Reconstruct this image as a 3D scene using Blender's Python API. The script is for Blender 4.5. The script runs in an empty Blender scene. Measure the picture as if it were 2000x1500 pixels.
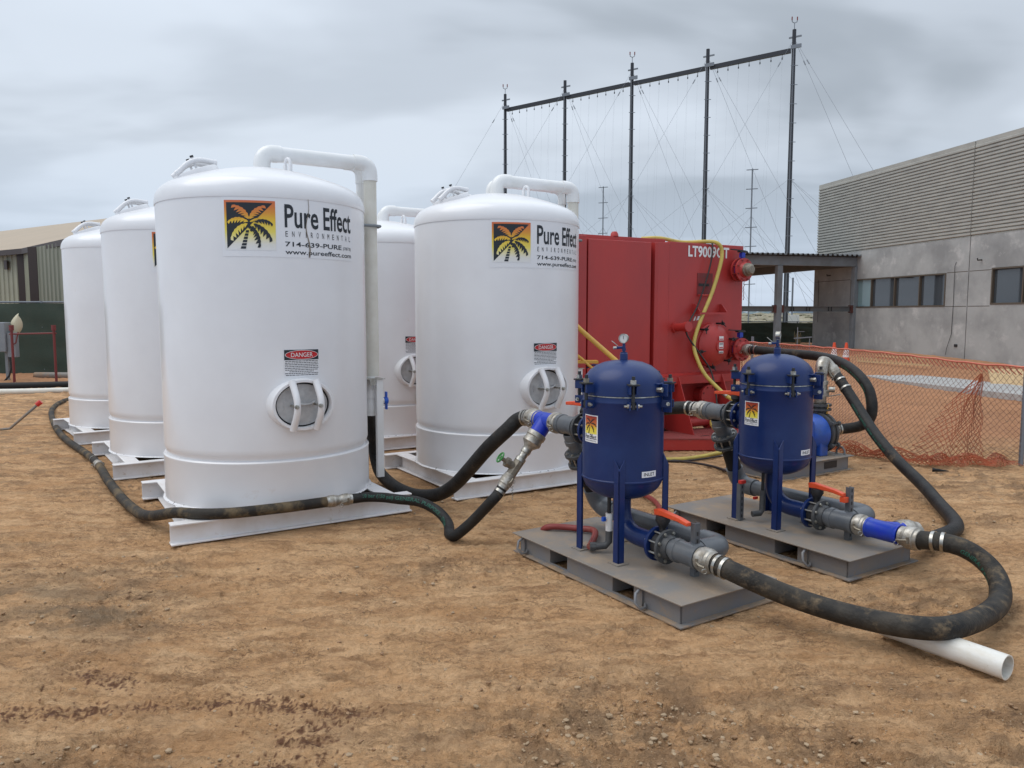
import bpy, bmesh, math, random
import numpy as np
from mathutils import Vector, Matrix, Quaternion
random.seed(7)
SC = bpy.context.scene
COL = SC.collection
PI = math.pi
rad = math.radians

# ------------------------------------------------------------------ camera
cd = bpy.data.cameras.new('camera'); cam = bpy.data.objects.new('camera', cd); COL.objects.link(cam)
cd.sensor_width = 36.0; cd.lens = 27.0; cd.clip_start = 0.05; cd.clip_end = 6000
cam.location = (0, 0, 1.6); cam.rotation_euler = (rad(90 - 5.18), 0, 0)
SC.camera = cam

# ------------------------------------------------------------------ sky and sun
SUN_EL, SUN_AZ = 62.0, -98.0          # azimuth from +Y towards +X
world = bpy.data.worlds.new("World"); SC.world = world; world.use_nodes = True
nt = world.node_tree; nt.nodes.clear()
def wn(t, **k):
    n = nt.nodes.new(t)
    for a, b in k.items(): setattr(n, a, b)
    return n
wo = wn('ShaderNodeOutputWorld'); bg = wn('ShaderNodeBackground'); bg.inputs['Strength'].default_value = 0.1
sky = wn('ShaderNodeTexSky', sky_type='NISHITA', sun_disc=False)
sky.sun_elevation = rad(SUN_EL); sky.sun_rotation = rad(SUN_AZ)
tc = wn('ShaderNodeTexCoord'); sep = wn('ShaderNodeSeparateXYZ')
nt.links.new(tc.outputs['Generated'], sep.inputs[0])
def wmath(op, a, b=None, clamp=False):
    n = wn('ShaderNodeMath', operation=op); n.use_clamp = clamp
    for i, x in enumerate((a, b)):
        if x is None: continue
        if isinstance(x, (int, float)): n.inputs[i].default_value = x
        else: nt.links.new(x, n.inputs[i])
    return n.outputs[0]
zc = wmath('MAXIMUM', sep.outputs['Z'], 0.0)
den = wmath('ADD', zc, 0.16)
px = wmath('DIVIDE', sep.outputs['X'], den); py = wmath('DIVIDE', sep.outputs['Y'], den)
comb = wn('ShaderNodeCombineXYZ'); nt.links.new(px, comb.inputs[0]); nt.links.new(py, comb.inputs[1])
def wnoise(scale, detail, rough, off=(0, 0, 0), sc=(1, 1, 1)):
    m = wn('ShaderNodeMapping'); m.inputs['Location'].default_value = off; m.inputs['Scale'].default_value = sc
    nt.links.new(comb.outputs[0], m.inputs[0])
    n = wn('ShaderNodeTexNoise'); n.inputs['Scale'].default_value = scale; n.inputs['Detail'].default_value = detail
    n.inputs['Roughness'].default_value = rough; n.inputs['Distortion'].default_value = 0.35
    nt.links.new(m.outputs[0], n.inputs['Vector']); return n.outputs[0]
n1 = wnoise(0.62, 4.5, 0.52, (3.1, 1.7, 0), (0.8, 1.15, 1)); n2 = wnoise(2.1, 4, 0.5, (9, 4, 2), (0.6, 1.1, 1))
nn = wmath('ADD', wmath('MULTIPLY', n1, 0.87), wmath('MULTIPLY', n2, 0.13))
mr = wn('ShaderNodeMapRange'); mr.inputs['From Min'].default_value = 0.38; mr.inputs['From Max'].default_value = 0.60
nt.links.new(nn, mr.inputs['Value'])
ramp = wn('ShaderNodeValToRGB'); ramp.color_ramp.interpolation = 'EASE'
e = ramp.color_ramp.elements
e[0].position = 0.0; e[0].color = (0.315, 0.352, 0.395, 1)
e[1].position = 1.0; e[1].color = (0.55, 0.605, 0.675, 1)
m_ = e.new(0.5); m_.color = (0.44, 0.486, 0.545, 1)
nt.links.new(mr.outputs[0], ramp.inputs[0])
# towards the horizon the cloud layer thins to a pale blue, overhead it is brighter (an overcast sky)
hz = wn('ShaderNodeMapRange'); hz.inputs['From Min'].default_value = 0.0; hz.inputs['From Max'].default_value = 0.20
hz.inputs['To Min'].default_value = 0.75; hz.inputs['To Max'].default_value = 0.0
nt.links.new(zc, hz.inputs['Value'])
mixh = wn('ShaderNodeMix', data_type='RGBA'); nt.links.new(hz.outputs[0], mixh.inputs['Factor'])
nt.links.new(ramp.outputs[0], mixh.inputs['A']); mixh.inputs['B'].default_value = (0.43, 0.515, 0.645, 1)
zen = wn('ShaderNodeMapRange'); zen.inputs['From Min'].default_value = 0.3; zen.inputs['From Max'].default_value = 1.0
zen.inputs['To Min'].default_value = 10.0; zen.inputs['To Max'].default_value = 20.0
nt.links.new(zc, zen.inputs['Value'])
mul = wn('ShaderNodeMix', data_type='RGBA', blend_type='MULTIPLY'); mul.inputs['Factor'].default_value = 1
nt.links.new(mixh.outputs['Result'], mul.inputs['A'])
cz = wn('ShaderNodeCombineXYZ')
for i in range(3): nt.links.new(zen.outputs[0], cz.inputs[i])
nt.links.new(cz.outputs[0], mul.inputs['B'])
mixs = wn('ShaderNodeMix', data_type='RGBA'); mixs.inputs['Factor'].default_value = 0.93
nt.links.new(sky.outputs[0], mixs.inputs['A']); nt.links.new(mul.outputs['Result'], mixs.inputs['B'])
nt.links.new(mixs.outputs['Result'], bg.inputs['Color']); nt.links.new(bg.outputs[0], wo.inputs[0])

sd = bpy.data.lights.new('sun', 'SUN'); sd.energy = 1.0; sd.angle = rad(50); sd.color = (1.0, 0.96, 0.9)
sun = bpy.data.objects.new('sun', sd); COL.objects.link(sun)
sdir = Vector((math.sin(rad(SUN_AZ)) * math.cos(rad(SUN_EL)), math.cos(rad(SUN_AZ)) * math.cos(rad(SUN_EL)), math.sin(rad(SUN_EL))))
sun.rotation_euler = sdir.to_track_quat('Z', 'Y').to_euler(); sun.location = (0, 0, 30)

SC.view_settings.view_transform = 'Standard'; SC.view_settings.look = 'None'
SC.view_settings.exposure = 0.42; SC.view_settings.gamma = 1.0; SC.view_settings.use_curve_mapping = False
SC.render.engine = 'CYCLES'
try:
    SC.cycles.use_denoising = True; SC.cycles.max_bounces = 6; SC.cycles.diffuse_bounces = 3
    SC.cycles.use_adaptive_sampling = True
except Exception: pass

# ------------------------------------------------------------------ lettering, made first while the scene is small
def text_geo(s, bold=0.0):
    cu = bpy.data.curves.new('lettering', 'FONT'); cu.body = s; cu.size = 1; cu.offset = bold; cu.resolution_u = 3
    ob = bpy.data.objects.new('lettering', cu); COL.objects.link(ob)
    bpy.context.view_layer.update()
    ev = ob.evaluated_get(bpy.context.evaluated_depsgraph_get()); me = ev.to_mesh()
    v = [(p.co.x, p.co.y) for p in me.vertices]; f = [tuple(p.vertices) for p in me.polygons]
    ev.to_mesh_clear(); bpy.data.objects.remove(ob); bpy.data.curves.remove(cu)
    return v, f
_tx = {}
def text(s, w, h, x0=0, y0=0, bold=0.0):
    """lettering s fitted to width w and capital height h, its baseline starting at x0, y0"""
    k = (s, bold)
    if k not in _tx:
        v, f = text_geo(s, bold); hv, _ = text_geo('H', bold)
        xs = [p[0] for p in v]; cap = max(p[1] for p in hv) - min(p[1] for p in hv)
        b = min(p[1] for p in hv)
        _tx[k] = ([(p[0] - min(xs), p[1] - b) for p in v], f, max(xs) - min(xs), cap)
    v, f, tw, cap = _tx[k]
    return [(x0 + p[0] * w / tw, y0 + p[1] * h / cap) for p in v], f

# ------------------------------------------------------------------ materials
def mat(name, col, rough=0.5, metal=0.0, col2=None, scale=8.0, amount=1.0, bump=0.0, bscale=40.0, spec=0.5, coat=0.0,
        dust=None, dust_amt=0.0, dust_scale=3.0, stretch=(1, 1, 1), rough2=None, attr=None):
    m = bpy.data.materials.new(name); m.use_nodes = True; t = m.node_tree; N = t.nodes; L = t.links
    b = N['Principled BSDF']; b.inputs['Roughness'].default_value = rough; b.inputs['Metallic'].default_value = metal
    b.inputs['Specular IOR Level'].default_value = spec; b.inputs['Coat Weight'].default_value = coat
    b.inputs['Base Color'].default_value = (*col, 1)
    geo = N.new('ShaderNodeNewGeometry'); mp = N.new('ShaderNodeMapping'); mp.inputs['Scale'].default_value = stretch
    L.new(geo.outputs['Position'], mp.inputs[0])
    last = None
    if attr:
        a = N.new('ShaderNodeAttribute'); a.attribute_name = attr; L.new(a.outputs['Color'], b.inputs['Base Color'])
        last = a.outputs['Color']
    if col2 is not None:
        n = N.new('ShaderNodeTexNoise'); n.inputs['Scale'].default_value = scale; n.inputs['Detail'].default_value = 6
        n.inputs['Roughness'].default_value = 0.6; L.new(mp.outputs[0], n.inputs['Vector'])
        r = N.new('ShaderNodeMapRange'); r.inputs['From Min'].default_value = 0.38; r.inputs['From Max'].default_value = 0.66
        r.inputs['To Max'].default_value = amount; L.new(n.outputs[0], r.inputs['Value'])
        mx = N.new('ShaderNodeMix'); mx.data_type = 'RGBA'; L.new(r.outputs[0], mx.inputs['Factor'])
        mx.inputs['A'].default_value = (*col, 1); mx.inputs['B'].default_value = (*col2, 1)
        if last is not None: L.new(last, mx.inputs['A'])
        last = mx.outputs['Result']; L.new(last, b.inputs['Base Color'])
        if rough2 is not None:
            rr = N.new('ShaderNodeMapRange'); rr.inputs['To Min'].default_value = rough; rr.inputs['To Max'].default_value = rough2
            L.new(r.outputs[0], rr.inputs['Value']); L.new(rr.outputs[0], b.inputs['Roughness'])
    if dust is not None:
        n = N.new('ShaderNodeTexNoise'); n.inputs['Scale'].default_value = dust_scale; n.inputs['Detail'].default_value = 8
        n.inputs['Roughness'].default_value = 0.68; L.new(geo.outputs['Position'], n.inputs['Vector'])
        r = N.new('ShaderNodeMapRange'); r.inputs['From Min'].default_value = 0.62 - 0.35 * dust_amt
        r.inputs['From Max'].default_value = 0.78 - 0.25 * dust_amt; L.new(n.outputs[0], r.inputs['Value'])
        mx = N.new('ShaderNodeMix'); mx.data_type = 'RGBA'; L.new(r.outputs[0], mx.inputs['Factor'])
        if last is not None: L.new(last, mx.inputs['A'])
        else: mx.inputs['A'].default_value = (*col, 1)
        mx.inputs['B'].default_value = (*dust, 1); L.new(mx.outputs['Result'], b.inputs['Base Color'])
        rr = N.new('ShaderNodeMapRange'); rr.inputs['To Min'].default_value = rough; rr.inputs['To Max'].default_value = 0.9
        L.new(r.outputs[0], rr.inputs['Value']); L.new(rr.outputs[0], b.inputs['Roughness'])
    if bump:
        n = N.new('ShaderNodeTexNoise'); n.inputs['Scale'].default_value = bscale; n.inputs['Detail'].default_value = 5
        L.new(mp.outputs[0], n.inputs['Vector'])
        bp = N.new('ShaderNodeBump'); bp.inputs['Strength'].default_value = bump; bp.inputs['Distance'].default_value = 0.02
        L.new(n.outputs[0], bp.inputs['Height']); L.new(bp.outputs[0], b.inputs['Normal'])
    return m
TAN = (0.33, 0.20, 0.11)
M = {}
M['tank'] = mat('white_tank_paint', (0.795, 0.79, 0.80), 0.28, col2=(0.745, 0.735, 0.745), scale=1.3, bump=0.05, bscale=5, coat=0.25, dust=(0.62, 0.52, 0.45), dust_amt=-0.1, dust_scale=2.2)
M['beam'] = mat('white_beam_paint', (0.80, 0.79, 0.80), 0.4, col2=(0.72, 0.69, 0.67), scale=6, dust=(0.45, 0.33, 0.23), dust_amt=0.0, dust_scale=9, bump=0.06, bscale=30)
M['pvc'] = mat('white_pvc', (0.80, 0.80, 0.80), 0.3, col2=(0.74, 0.74, 0.72), scale=4, coat=0.2)
M['pvc_old'] = mat('aged_white_pvc', (0.72, 0.70, 0.63), 0.38, col2=(0.64, 0.61, 0.53), scale=5)
M['cover'] = mat('hatch_cover_paint', (0.50, 0.50, 0.50), 0.45, col2=(0.38, 0.38, 0.385), scale=14)
M['black'] = mat('black_steel', (0.018, 0.018, 0.02), 0.5)
M['rubber'] = mat('black_rubber', (0.010, 0.010, 0.011), 0.6, spec=0.3)
M['steel'] = mat('zinc_steel', (0.55, 0.54, 0.50), 0.33, 1.0, col2=(0.32, 0.30, 0.26), scale=30, rough2=0.55)
M['alu'] = mat('aluminium_fitting', (0.52, 0.495, 0.45), 0.42, 0.9, col2=(0.30, 0.27, 0.225), scale=25, rough2=0.6, bump=0.1, bscale=90)
M['band'] = mat('bright_band', (0.50, 0.49, 0.46), 0.34, 1.0, col2=(0.34, 0.32, 0.28), scale=50)
M['bronze'] = mat('weathered_bronze', (0.30, 0.27, 0.22), 0.55, 0.7, col2=(0.20, 0.17, 0.13), scale=40)
M['hose'] = mat('black_hose', (0.010, 0.010, 0.0105), 0.55, spec=0.3, col2=(0.026, 0.024, 0.022), scale=9, bump=0.25, bscale=70, dust=(0.15, 0.11, 0.07), dust_amt=0.05, dust_scale=4.2)
M['hose_scuff'] = mat('scuffed_black_hose', (0.014, 0.013, 0.012), 0.6, spec=0.3, col2=(0.052, 0.044, 0.034), scale=7, bump=0.25, bscale=70, dust=(0.17, 0.125, 0.078), dust_amt=0.26, dust_scale=13.0)
M['hose_mud'] = mat('muddy_hose', (0.018, 0.016, 0.014), 0.65, spec=0.3, col2=(0.04, 0.033, 0.025), scale=6, bump=0.25, bscale=70, dust=(0.20, 0.145, 0.08), dust_amt=0.40, dust_scale=5.0)
M['hose_print'] = mat('green_hose_print', (0.02, 0.11, 0.075), 0.6)
M['blue'] = mat('navy_vessel_paint', (0.005, 0.020, 0.102), 0.38, col2=(0.009, 0.028, 0.122), spec=0.35, scale=5, coat=0.08, bump=0.03, bscale=18, dust=(0.12, 0.12, 0.14), dust_amt=-0.32, dust_scale=14)
M['blue_bright'] = mat('bright_blue_coupling', (0.008, 0.03, 0.42), 0.35, col2=(0.012, 0.05, 0.36), scale=12, dust=(0.16, 0.13, 0.12), dust_amt=-0.05, dust_scale=20)
M['pump_blue'] = mat('pump_blue_paint', (0.02, 0.085, 0.42), 0.35, col2=(0.03, 0.08, 0.3), scale=12)
M['handle_blue'] = mat('handle_blue', (0.01, 0.09, 0.50), 0.35)
M['upvc'] = mat('grey_upvc', (0.088, 0.098, 0.112), 0.34, col2=(0.12, 0.125, 0.13), scale=9, dust=(0.26, 0.21, 0.16), dust_amt=-0.08, dust_scale=11)
M['upvc_dark'] = mat('dark_cast_fitting', (0.05, 0.054, 0.06), 0.5, col2=(0.075, 0.075, 0.075), scale=20)
M['skid'] = mat('grey_skid_paint', (0.18, 0.187, 0.205), 0.5, col2=(0.20, 0.19, 0.18), scale=7, dust=(0.30, 0.215, 0.145), dust_amt=0.05, dust_scale=8, bump=0.08, bscale=60)
M['deck'] = mat('dusty_deck_plate', (0.20, 0.19, 0.18), 0.62, col2=(0.27, 0.215, 0.165), scale=3.2, dust=(0.36, 0.265, 0.18), dust_amt=0.33, dust_scale=4.5, bump=0.1, bscale=120)
M['skid_dusty'] = mat('dusty_skid_flange', (0.20, 0.20, 0.205), 0.7, col2=(0.30, 0.225, 0.155), scale=6, dust=(0.40, 0.27, 0.165), dust_amt=0.55, dust_scale=9)
M['orange'] = mat('orange_lever', (0.72, 0.085, 0.025), 0.4, col2=(0.62, 0.07, 0.02), scale=20)
M['red_small'] = mat('red_plastic', (0.55, 0.03, 0.02), 0.4)
M['red'] = mat('red_tank_paint', (0.46, 0.040, 0.034), 0.42, col2=(0.37, 0.038, 0.036), scale=1.8, stretch=(1, 1, 0.35), bump=0.06, bscale=9, dust=(0.36, 0.10, 0.085), dust_amt=-0.12, dust_scale=3.5)
M['red_dark'] = mat('worn_red_paint', (0.22, 0.022, 0.022), 0.5, col2=(0.16, 0.03, 0.028), scale=10)
M['red_deck'] = mat('gritty_red_deck', (0.34, 0.055, 0.052), 0.85, col2=(0.24, 0.07, 0.06), scale=60, bump=0.5, bscale=180)
M['white_print'] = mat('white_print', (0.78, 0.78, 0.78), 0.5)
M['sticker'] = mat('white_vinyl', (0.76, 0.76, 0.78), 0.3)
M['ink'] = mat('dark_ink', (0.008, 0.012, 0.018), 0.35)
M['grey_ink'] = mat('small_print_ink', (0.10, 0.10, 0.105), 0.5)
M['red_ink'] = mat('red_ink', (0.50, 0.012, 0.015), 0.35)
M['grad'] = mat('gradient_print', (1, 1, 1), 0.35, attr='Col')
M['red_hose'] = mat('red_rubber_hose', (0.24, 0.035, 0.03), 0.5, dust=(0.3, 0.15, 0.1), dust_amt=0.2, dust_scale=14)
M['yellow_hose'] = mat('yellow_hose', (0.60, 0.46, 0.10), 0.45, col2=(0.48, 0.37, 0.09), scale=10)
M['yellow'] = mat('yellow_paint', (0.75, 0.42, 0.06), 0.4, col2=(0.66, 0.38, 0.08), scale=9)
M['cable'] = mat('dark_cable', (0.03, 0.022, 0.022), 0.6)
M['galv'] = mat('primed_steel', (0.20, 0.225, 0.245), 0.55, col2=(0.16, 0.17, 0.18), scale=2.5)
M['galv_dark'] = mat('grey_steel_beam', (0.12, 0.13, 0.135), 0.6, col2=(0.15, 0.14, 0.13), scale=3)
M['rust'] = mat('red_primer', (0.09, 0.03, 0.024), 0.7)
M['decking'] = mat('corrugated_roof_deck', (0.07, 0.075, 0.08), 0.6)
M['concrete'] = mat('tilt_up_concrete', (0.385, 0.395, 0.39), 0.85, col2=(0.255, 0.262, 0.262), scale=0.9, bump=0.15, bscale=12, dust=(0.52, 0.52, 0.51), dust_amt=0.2, dust_scale=1.9)
M['rib'] = mat('ribbed_concrete', (0.41, 0.41, 0.375), 0.85, col2=(0.34, 0.34, 0.315), scale=2.0, stretch=(1, 1, 3), bump=0.15, bscale=14)
M['joint'] = mat('joint_sealant', (0.10, 0.085, 0.07), 0.8)
M['bronze_frame'] = mat('bronze_window_frame', (0.12, 0.098, 0.075), 0.45, 0.3)
M['glass'] = mat('dark_window_glass', (0.055, 0.065, 0.075), 0.03, spec=0.9)
M['glass_sky'] = mat('sky_reflection_glass', (0.20, 0.30, 0.32), 0.05, spec=0.6)  # sky reflection painted into the glass colour
M['pole'] = mat('black_pole_paint', (0.022, 0.024, 0.032), 0.45)
M['pole_light'] = mat('pole_conduit', (0.14, 0.15, 0.17), 0.5)
M['mast'] = mat('galvanised_mast', (0.17, 0.19, 0.22), 0.5)
M['wire'] = mat('steel_wire', (0.24, 0.26, 0.29), 0.6)
M['cord'] = mat('net_cord', (0.36, 0.38, 0.41), 0.7)
M['screen'] = mat('green_windscreen', (0.040, 0.062, 0.047), 0.9, col2=(0.052, 0.070, 0.053), scale=3, bump=0.6, bscale=60, stretch=(1, 1, 1.2))
M['roof_tan'] = mat('tan_metal_roof', (0.40, 0.31, 0.215), 0.55, col2=(0.37, 0.29, 0.20), scale=0.8)
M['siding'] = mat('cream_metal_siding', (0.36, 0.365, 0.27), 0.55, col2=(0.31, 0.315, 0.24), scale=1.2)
M['siding_shade'] = mat('shaded_metal_siding', (0.25, 0.255, 0.195), 0.55, col2=(0.22, 0.225, 0.17), scale=1.2)  # darker copy of the cream siding, with shade put into its colour
M['brown_trim'] = mat('brown_trim', (0.045, 0.028, 0.024), 0.5)
M['net_orange'] = mat('orange_plastic_net', (0.44, 0.11, 0.045), 0.5, col2=(0.32, 0.09, 0.04), scale=5)
M['net_brown'] = mat('shaded_orange_net', (0.21, 0.09, 0.06), 0.6, col2=(0.13, 0.07, 0.052), scale=4)  # orange netting browned, its shade put into the colour
M['net_pink'] = mat('orange_cord', (0.62, 0.17, 0.11), 0.5)
M['wood'] = mat('pale_lumber', (0.66, 0.48, 0.27), 0.7, col2=(0.55, 0.38, 0.2), scale=9, stretch=(1, 1, 4))
M['slab'] = mat('pale_concrete_strip', (0.42, 0.415, 0.40), 0.85, col2=(0.34, 0.335, 0.325), scale=4)
M['cabinet'] = mat('grey_cabinet_paint', (0.22, 0.245, 0.27), 0.5, col2=(0.26, 0.28, 0.3), scale=4)
M['post_red'] = mat('red_pipe_paint', (0.17, 0.03, 0.03), 0.5)
M['cream'] = mat('cream_canvas', (0.55, 0.50, 0.36), 0.8)
M['pipe_grey'] = mat('dull_pipe', (0.20, 0.185, 0.165), 0.6, dust=TAN, dust_amt=0.3)
M['dry'] = mat('dry_leaf', (0.34, 0.27, 0.15), 0.8)
M['scrub'] = mat('coastal_scrub', (0.16, 0.155, 0.095), 0.95, col2=(0.36, 0.32, 0.24), scale=0.35)
M['haze_hill'] = mat('hazy_trees', (0.14, 0.19, 0.20), 0.95, col2=(0.20, 0.25, 0.27), scale=0.1)
M['house_white'] = mat('white_cabin_paint', (0.60, 0.60, 0.58), 0.7)
M['house_roof'] = mat('blue_grey_roof', (0.10, 0.15, 0.2), 0.7)
M['green_wheel'] = mat('green_handwheel', (0.03, 0.22, 0.04), 0.4)
M['dial'] = mat('gauge_face', (0.6, 0.6, 0.58), 0.2)
M['rust_streak'] = mat('rust_drip', (0.23, 0.19, 0.145), 0.6, col2=(0.12, 0.09, 0.07), scale=40)
M['stone'] = mat('pebble', (0.42, 0.31, 0.20), 0.9, col2=(0.28, 0.19, 0.11), scale=14, amount=1)
M['stone_dark'] = mat('dark_clod', (0.25, 0.15, 0.08), 0.95, col2=(0.33, 0.205, 0.115), scale=20)
M['haze_water'] = mat('haze_blue_sea', (0.10, 0.16, 0.22), 0.35)

# ------------------------------------------------------------------ mesh builder
class MB:
    def __init__(s): s.v = []; s.f = []; s.T = None
    def add(s, vs, fs):
        n = len(s.v)
        if s.T is not None: vs = [tuple(s.T @ Vector(p)) for p in vs]
        s.v += [tuple(p) for p in vs]; s.f += [tuple(i + n for i in f) for f in fs]; return s
    def box(s, x0, x1, y0, y1, z0, z1):
        return s.add([(x0, y0, z0), (x1, y0, z0), (x1, y1, z0), (x0, y1, z0), (x0, y0, z1), (x1, y0, z1), (x1, y1, z1), (x0, y1, z1)],
                     [(0, 3, 2, 1), (4, 5, 6, 7), (0, 1, 5, 4), (1, 2, 6, 5), (2, 3, 7, 6), (3, 0, 4, 7)])
    def bar(s, p0, p1, w, h, up=(0, 0, 1)):
        p0, p1 = Vector(p0), Vector(p1); d = (p1 - p0).normalized(); u = Vector(up)
        if abs(d.dot(u)) > 0.98: u = Vector((1, 0, 0))
        a = d.cross(u).normalized(); b = a.cross(d).normalized()
        vs = [p + a * (i * w / 2) + b * (j * h / 2) for p in (p0, p1) for i, j in ((-1, -1), (1, -1), (1, 1), (-1, 1))]
        return s.add(vs, [(0, 1, 2, 3), (7, 6, 5, 4), (0, 4, 5, 1), (1, 5, 6, 2), (2, 6, 7, 3), (3, 7, 4, 0)])
    def cyl(s, p0, p1, r, r1=None, n=20, cap=True):
        p0, p1 = Vector(p0), Vector(p1); r1 = r if r1 is None else r1; d = (p1 - p0).normalized()
        a = d.orthogonal().normalized(); b = d.cross(a)
        vs = [p + (a * math.cos(2 * PI * i / n) + b * math.sin(2 * PI * i / n)) * q for p, q in ((p0, r), (p1, r1)) for i in range(n)]
        fs = [(i, (i + 1) % n, n + (i + 1) % n, n + i) for i in range(n)]
        if cap: fs += [tuple(range(n))[::-1], tuple(range(n, 2 * n))]
        return s.add(vs, fs)
    def lathe(s, prof, o=(0, 0, 0), axis=(0, 0, 1), n=48, sx=1, sy=1):
        """prof: (radius, height) pairs turned about axis through o; sx, sy squash the circle"""
        o = Vector(o); d = Vector(axis).normalized()
        a = Vector((1, 0, 0)) if abs(d.z) > 0.99 else Vector((0, 0, 1)).cross(d).normalized(); b = d.cross(a)
        vs = []; fs = []; rings = []
        for r, h in prof:
            if r < 1e-6: rings.append([len(vs)]); vs.append(o + d * h)
            else:
                rings.append(list(range(len(vs), len(vs) + n)))
                vs += [o + d * h + (a * math.cos(2 * PI * i / n) * sx + b * math.sin(2 * PI * i / n) * sy) * r for i in range(n)]
        for A, B in zip(rings, rings[1:]):
            if len(A) == 1 and len(B) == 1: continue
            for i in range(n):
                j = (i + 1) % n
                if len(A) == 1: fs.append((A[0], B[j], B[i]))
                elif len(B) == 1: fs.append((A[i], A[j], B[0]))
                else: fs.append((A[i], A[j], B[j], B[i]))
        return s.add(vs, fs)
    def tube(s, pts, r, n=12, cap=True, rf=None):
        P = [Vector(p) for p in pts]; m = len(P); T = []
        for i in range(m): T.append((P[min(i + 1, m - 1)] - P[max(i - 1, 0)]).normalized())
        a = T[0].orthogonal().normalized(); vs = []
        for i in range(m):
            if i:
                q = T[i - 1].rotation_difference(T[i]); a = (q @ a); a = (a - T[i] * a.dot(T[i])).normalized()
            b = T[i].cross(a); rr = r * (rf(i / (m - 1)) if rf else 1)
            vs += [P[i] + (a * math.cos(2 * PI * k / n) + b * math.sin(2 * PI * k / n)) * rr for k in range(n)]
        fs = [(i * n + k, i * n + (k + 1) % n, (i + 1) * n + (k + 1) % n, (i + 1) * n + k) for i in range(m - 1) for k in range(n)]
        if cap: fs += [tuple(range(n))[::-1], tuple(range((m - 1) * n, m * n))]
        return s.add(vs, fs)
    def prism(s, poly, z0, z1):
        n = len(poly); vs = [(x, y, z0) for x, y in poly] + [(x, y, z1) for x, y in poly]
        return s.add(vs, [tuple(range(n))[::-1], tuple(range(n, 2 * n))] + [(i, (i + 1) % n, n + (i + 1) % n, n + i) for i in range(n)])
    def ibeam(s, p0, p1, h, w, tf=0.012, tw=0.009):
        """an I section from p0 to p1 (points on its underside, along the middle)"""
        p0, p1 = Vector(p0), Vector(p1); d = (p1 - p0).normalized(); a = d.cross(Vector((0, 0, 1))).normalized(); u = Vector((0, 0, 1))
        q = [(-w/2, 0), (w/2, 0), (w/2, tf), (tw/2, tf), (tw/2, h - tf), (w/2, h - tf), (w/2, h), (-w/2, h), (-w/2, h - tf), (-tw/2, h - tf), (-tw/2, tf), (-w/2, tf)]
        n = 12; vs = [p + a * x + u * y for p in (p0, p1) for x, y in q]
        return s.add(vs, [(0, 1, 2, 3, 10, 11), (3, 4, 9, 10), (4, 5, 6, 7, 8, 9), (23, 22, 15, 14, 13, 12), (22, 21, 16, 15), (21, 20, 19, 18, 17, 16)]
                     + [(i, n + i, n + (i + 1) % n, (i + 1) % n) for i in range(n)])
    def build(s, name, m, parent=None, smooth=35, bevel=0.0, **props):
        me = bpy.data.meshes.new(name); me.from_pydata(s.v, [], s.f); me.materials.append(m)
        bm = bmesh.new(); bm.from_mesh(me); bmesh.ops.recalc_face_normals(bm, faces=bm.faces); bm.to_mesh(me); bm.free()
        if smooth:
            me.shade_smooth(); me.set_sharp_from_angle(angle=rad(smooth))
        ob = bpy.data.objects.new(name, me); COL.objects.link(ob)
        if parent is not None: ob.parent = parent
        if bevel:
            b = ob.modifiers.new('bevel', 'BEVEL'); b.width = bevel; b.segments = 2; b.limit_method = 'ANGLE'; b.angle_limit = rad(40)
            b.harden_normals = False
        for k, v in props.items(): ob[k] = v
        return ob
def thing(name, label, cat, loc=(0, 0, 0), rz=0, group=None):
    o = bpy.data.objects.new(name, None); COL.objects.link(o); o.location = loc; o.rotation_euler = (0, 0, rad(rz))
    o.empty_display_size = 0.2; o['label'] = label; o['category'] = cat
    if group: o['group'] = group
    return o
def tag(o, label, cat, group=None):
    o['label'] = label; o['category'] = cat
    if group: o['group'] = group
    return o
def spline(pts, k=8):
    P = [Vector(p) for p in pts]; out = []
    for i in range(len(P) - 1):
        p0 = P[max(i - 1, 0)]; p1 = P[i]; p2 = P[i + 1]; p3 = P[min(i + 2, len(P) - 1)]
        for j in range(k):
            t = j / k
            out.append(0.5 * ((2 * p1) + (p2 - p0) * t + (2 * p0 - 5 * p1 + 4 * p2 - p3) * t * t + (3 * p1 - p0 - 3 * p2 + p3) * t ** 3))
    out.append(P[-1]); return out
def relax(P, times=6):
    for _ in range(times):
        P = [P[0]] + [P[i] * 0.5 + (P[i - 1] + P[i + 1]) * 0.25 for i in range(1, len(P) - 1)] + [P[-1]]
    return P
def elbow_pts(p, c, q, n=8):
    """arc-like run from p to q bending about corner c"""
    p, c, q = Vector(p), Vector(c), Vector(q)
    return [((1 - t) ** 2) * p + 2 * t * (1 - t) * (c * 1.0) + t * t * q for t in [i / n for i in range(n + 1)]]
def cyl_map(R, az0, z0, c=(0, 0)):
    return lambda x, y, o: (c[0] + (R + o) * math.cos(rad(az0) + x / R), c[1] + (R + o) * math.sin(rad(az0) + x / R), z0 + y)
def frame_map(O, X, Y):
    O, X, Y = Vector(O), Vector(X).normalized(), Vector(Y).normalized(); Z = X.cross(Y)
    return lambda x, y, o: tuple(O + X * x + Y * y + Z * o)
def printed(name, m, parent, mp, geos, off, colf=None):
    """flat print: 2-D geometry laid on a surface by mp; colf gives a colour for each point of the print"""
    v = []; f = []; src = []
    for gv, gf in geos:
        n = len(v); v += [mp(x, y, off) for x, y in gv]; src += list(gv); f += [tuple(i + n for i in q) for q in gf]
    me = bpy.data.meshes.new(name); me.from_pydata(v, [], f); me.materials.append(m)
    if colf:
        a = me.color_attributes.new('Col', 'FLOAT_COLOR', 'POINT')
        for i, (x, y) in enumerate(src): a.data[i].color = (*colf(x, y), 1)
    ob = bpy.data.objects.new(name, me); COL.objects.link(ob); ob.parent = parent; return ob
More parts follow.
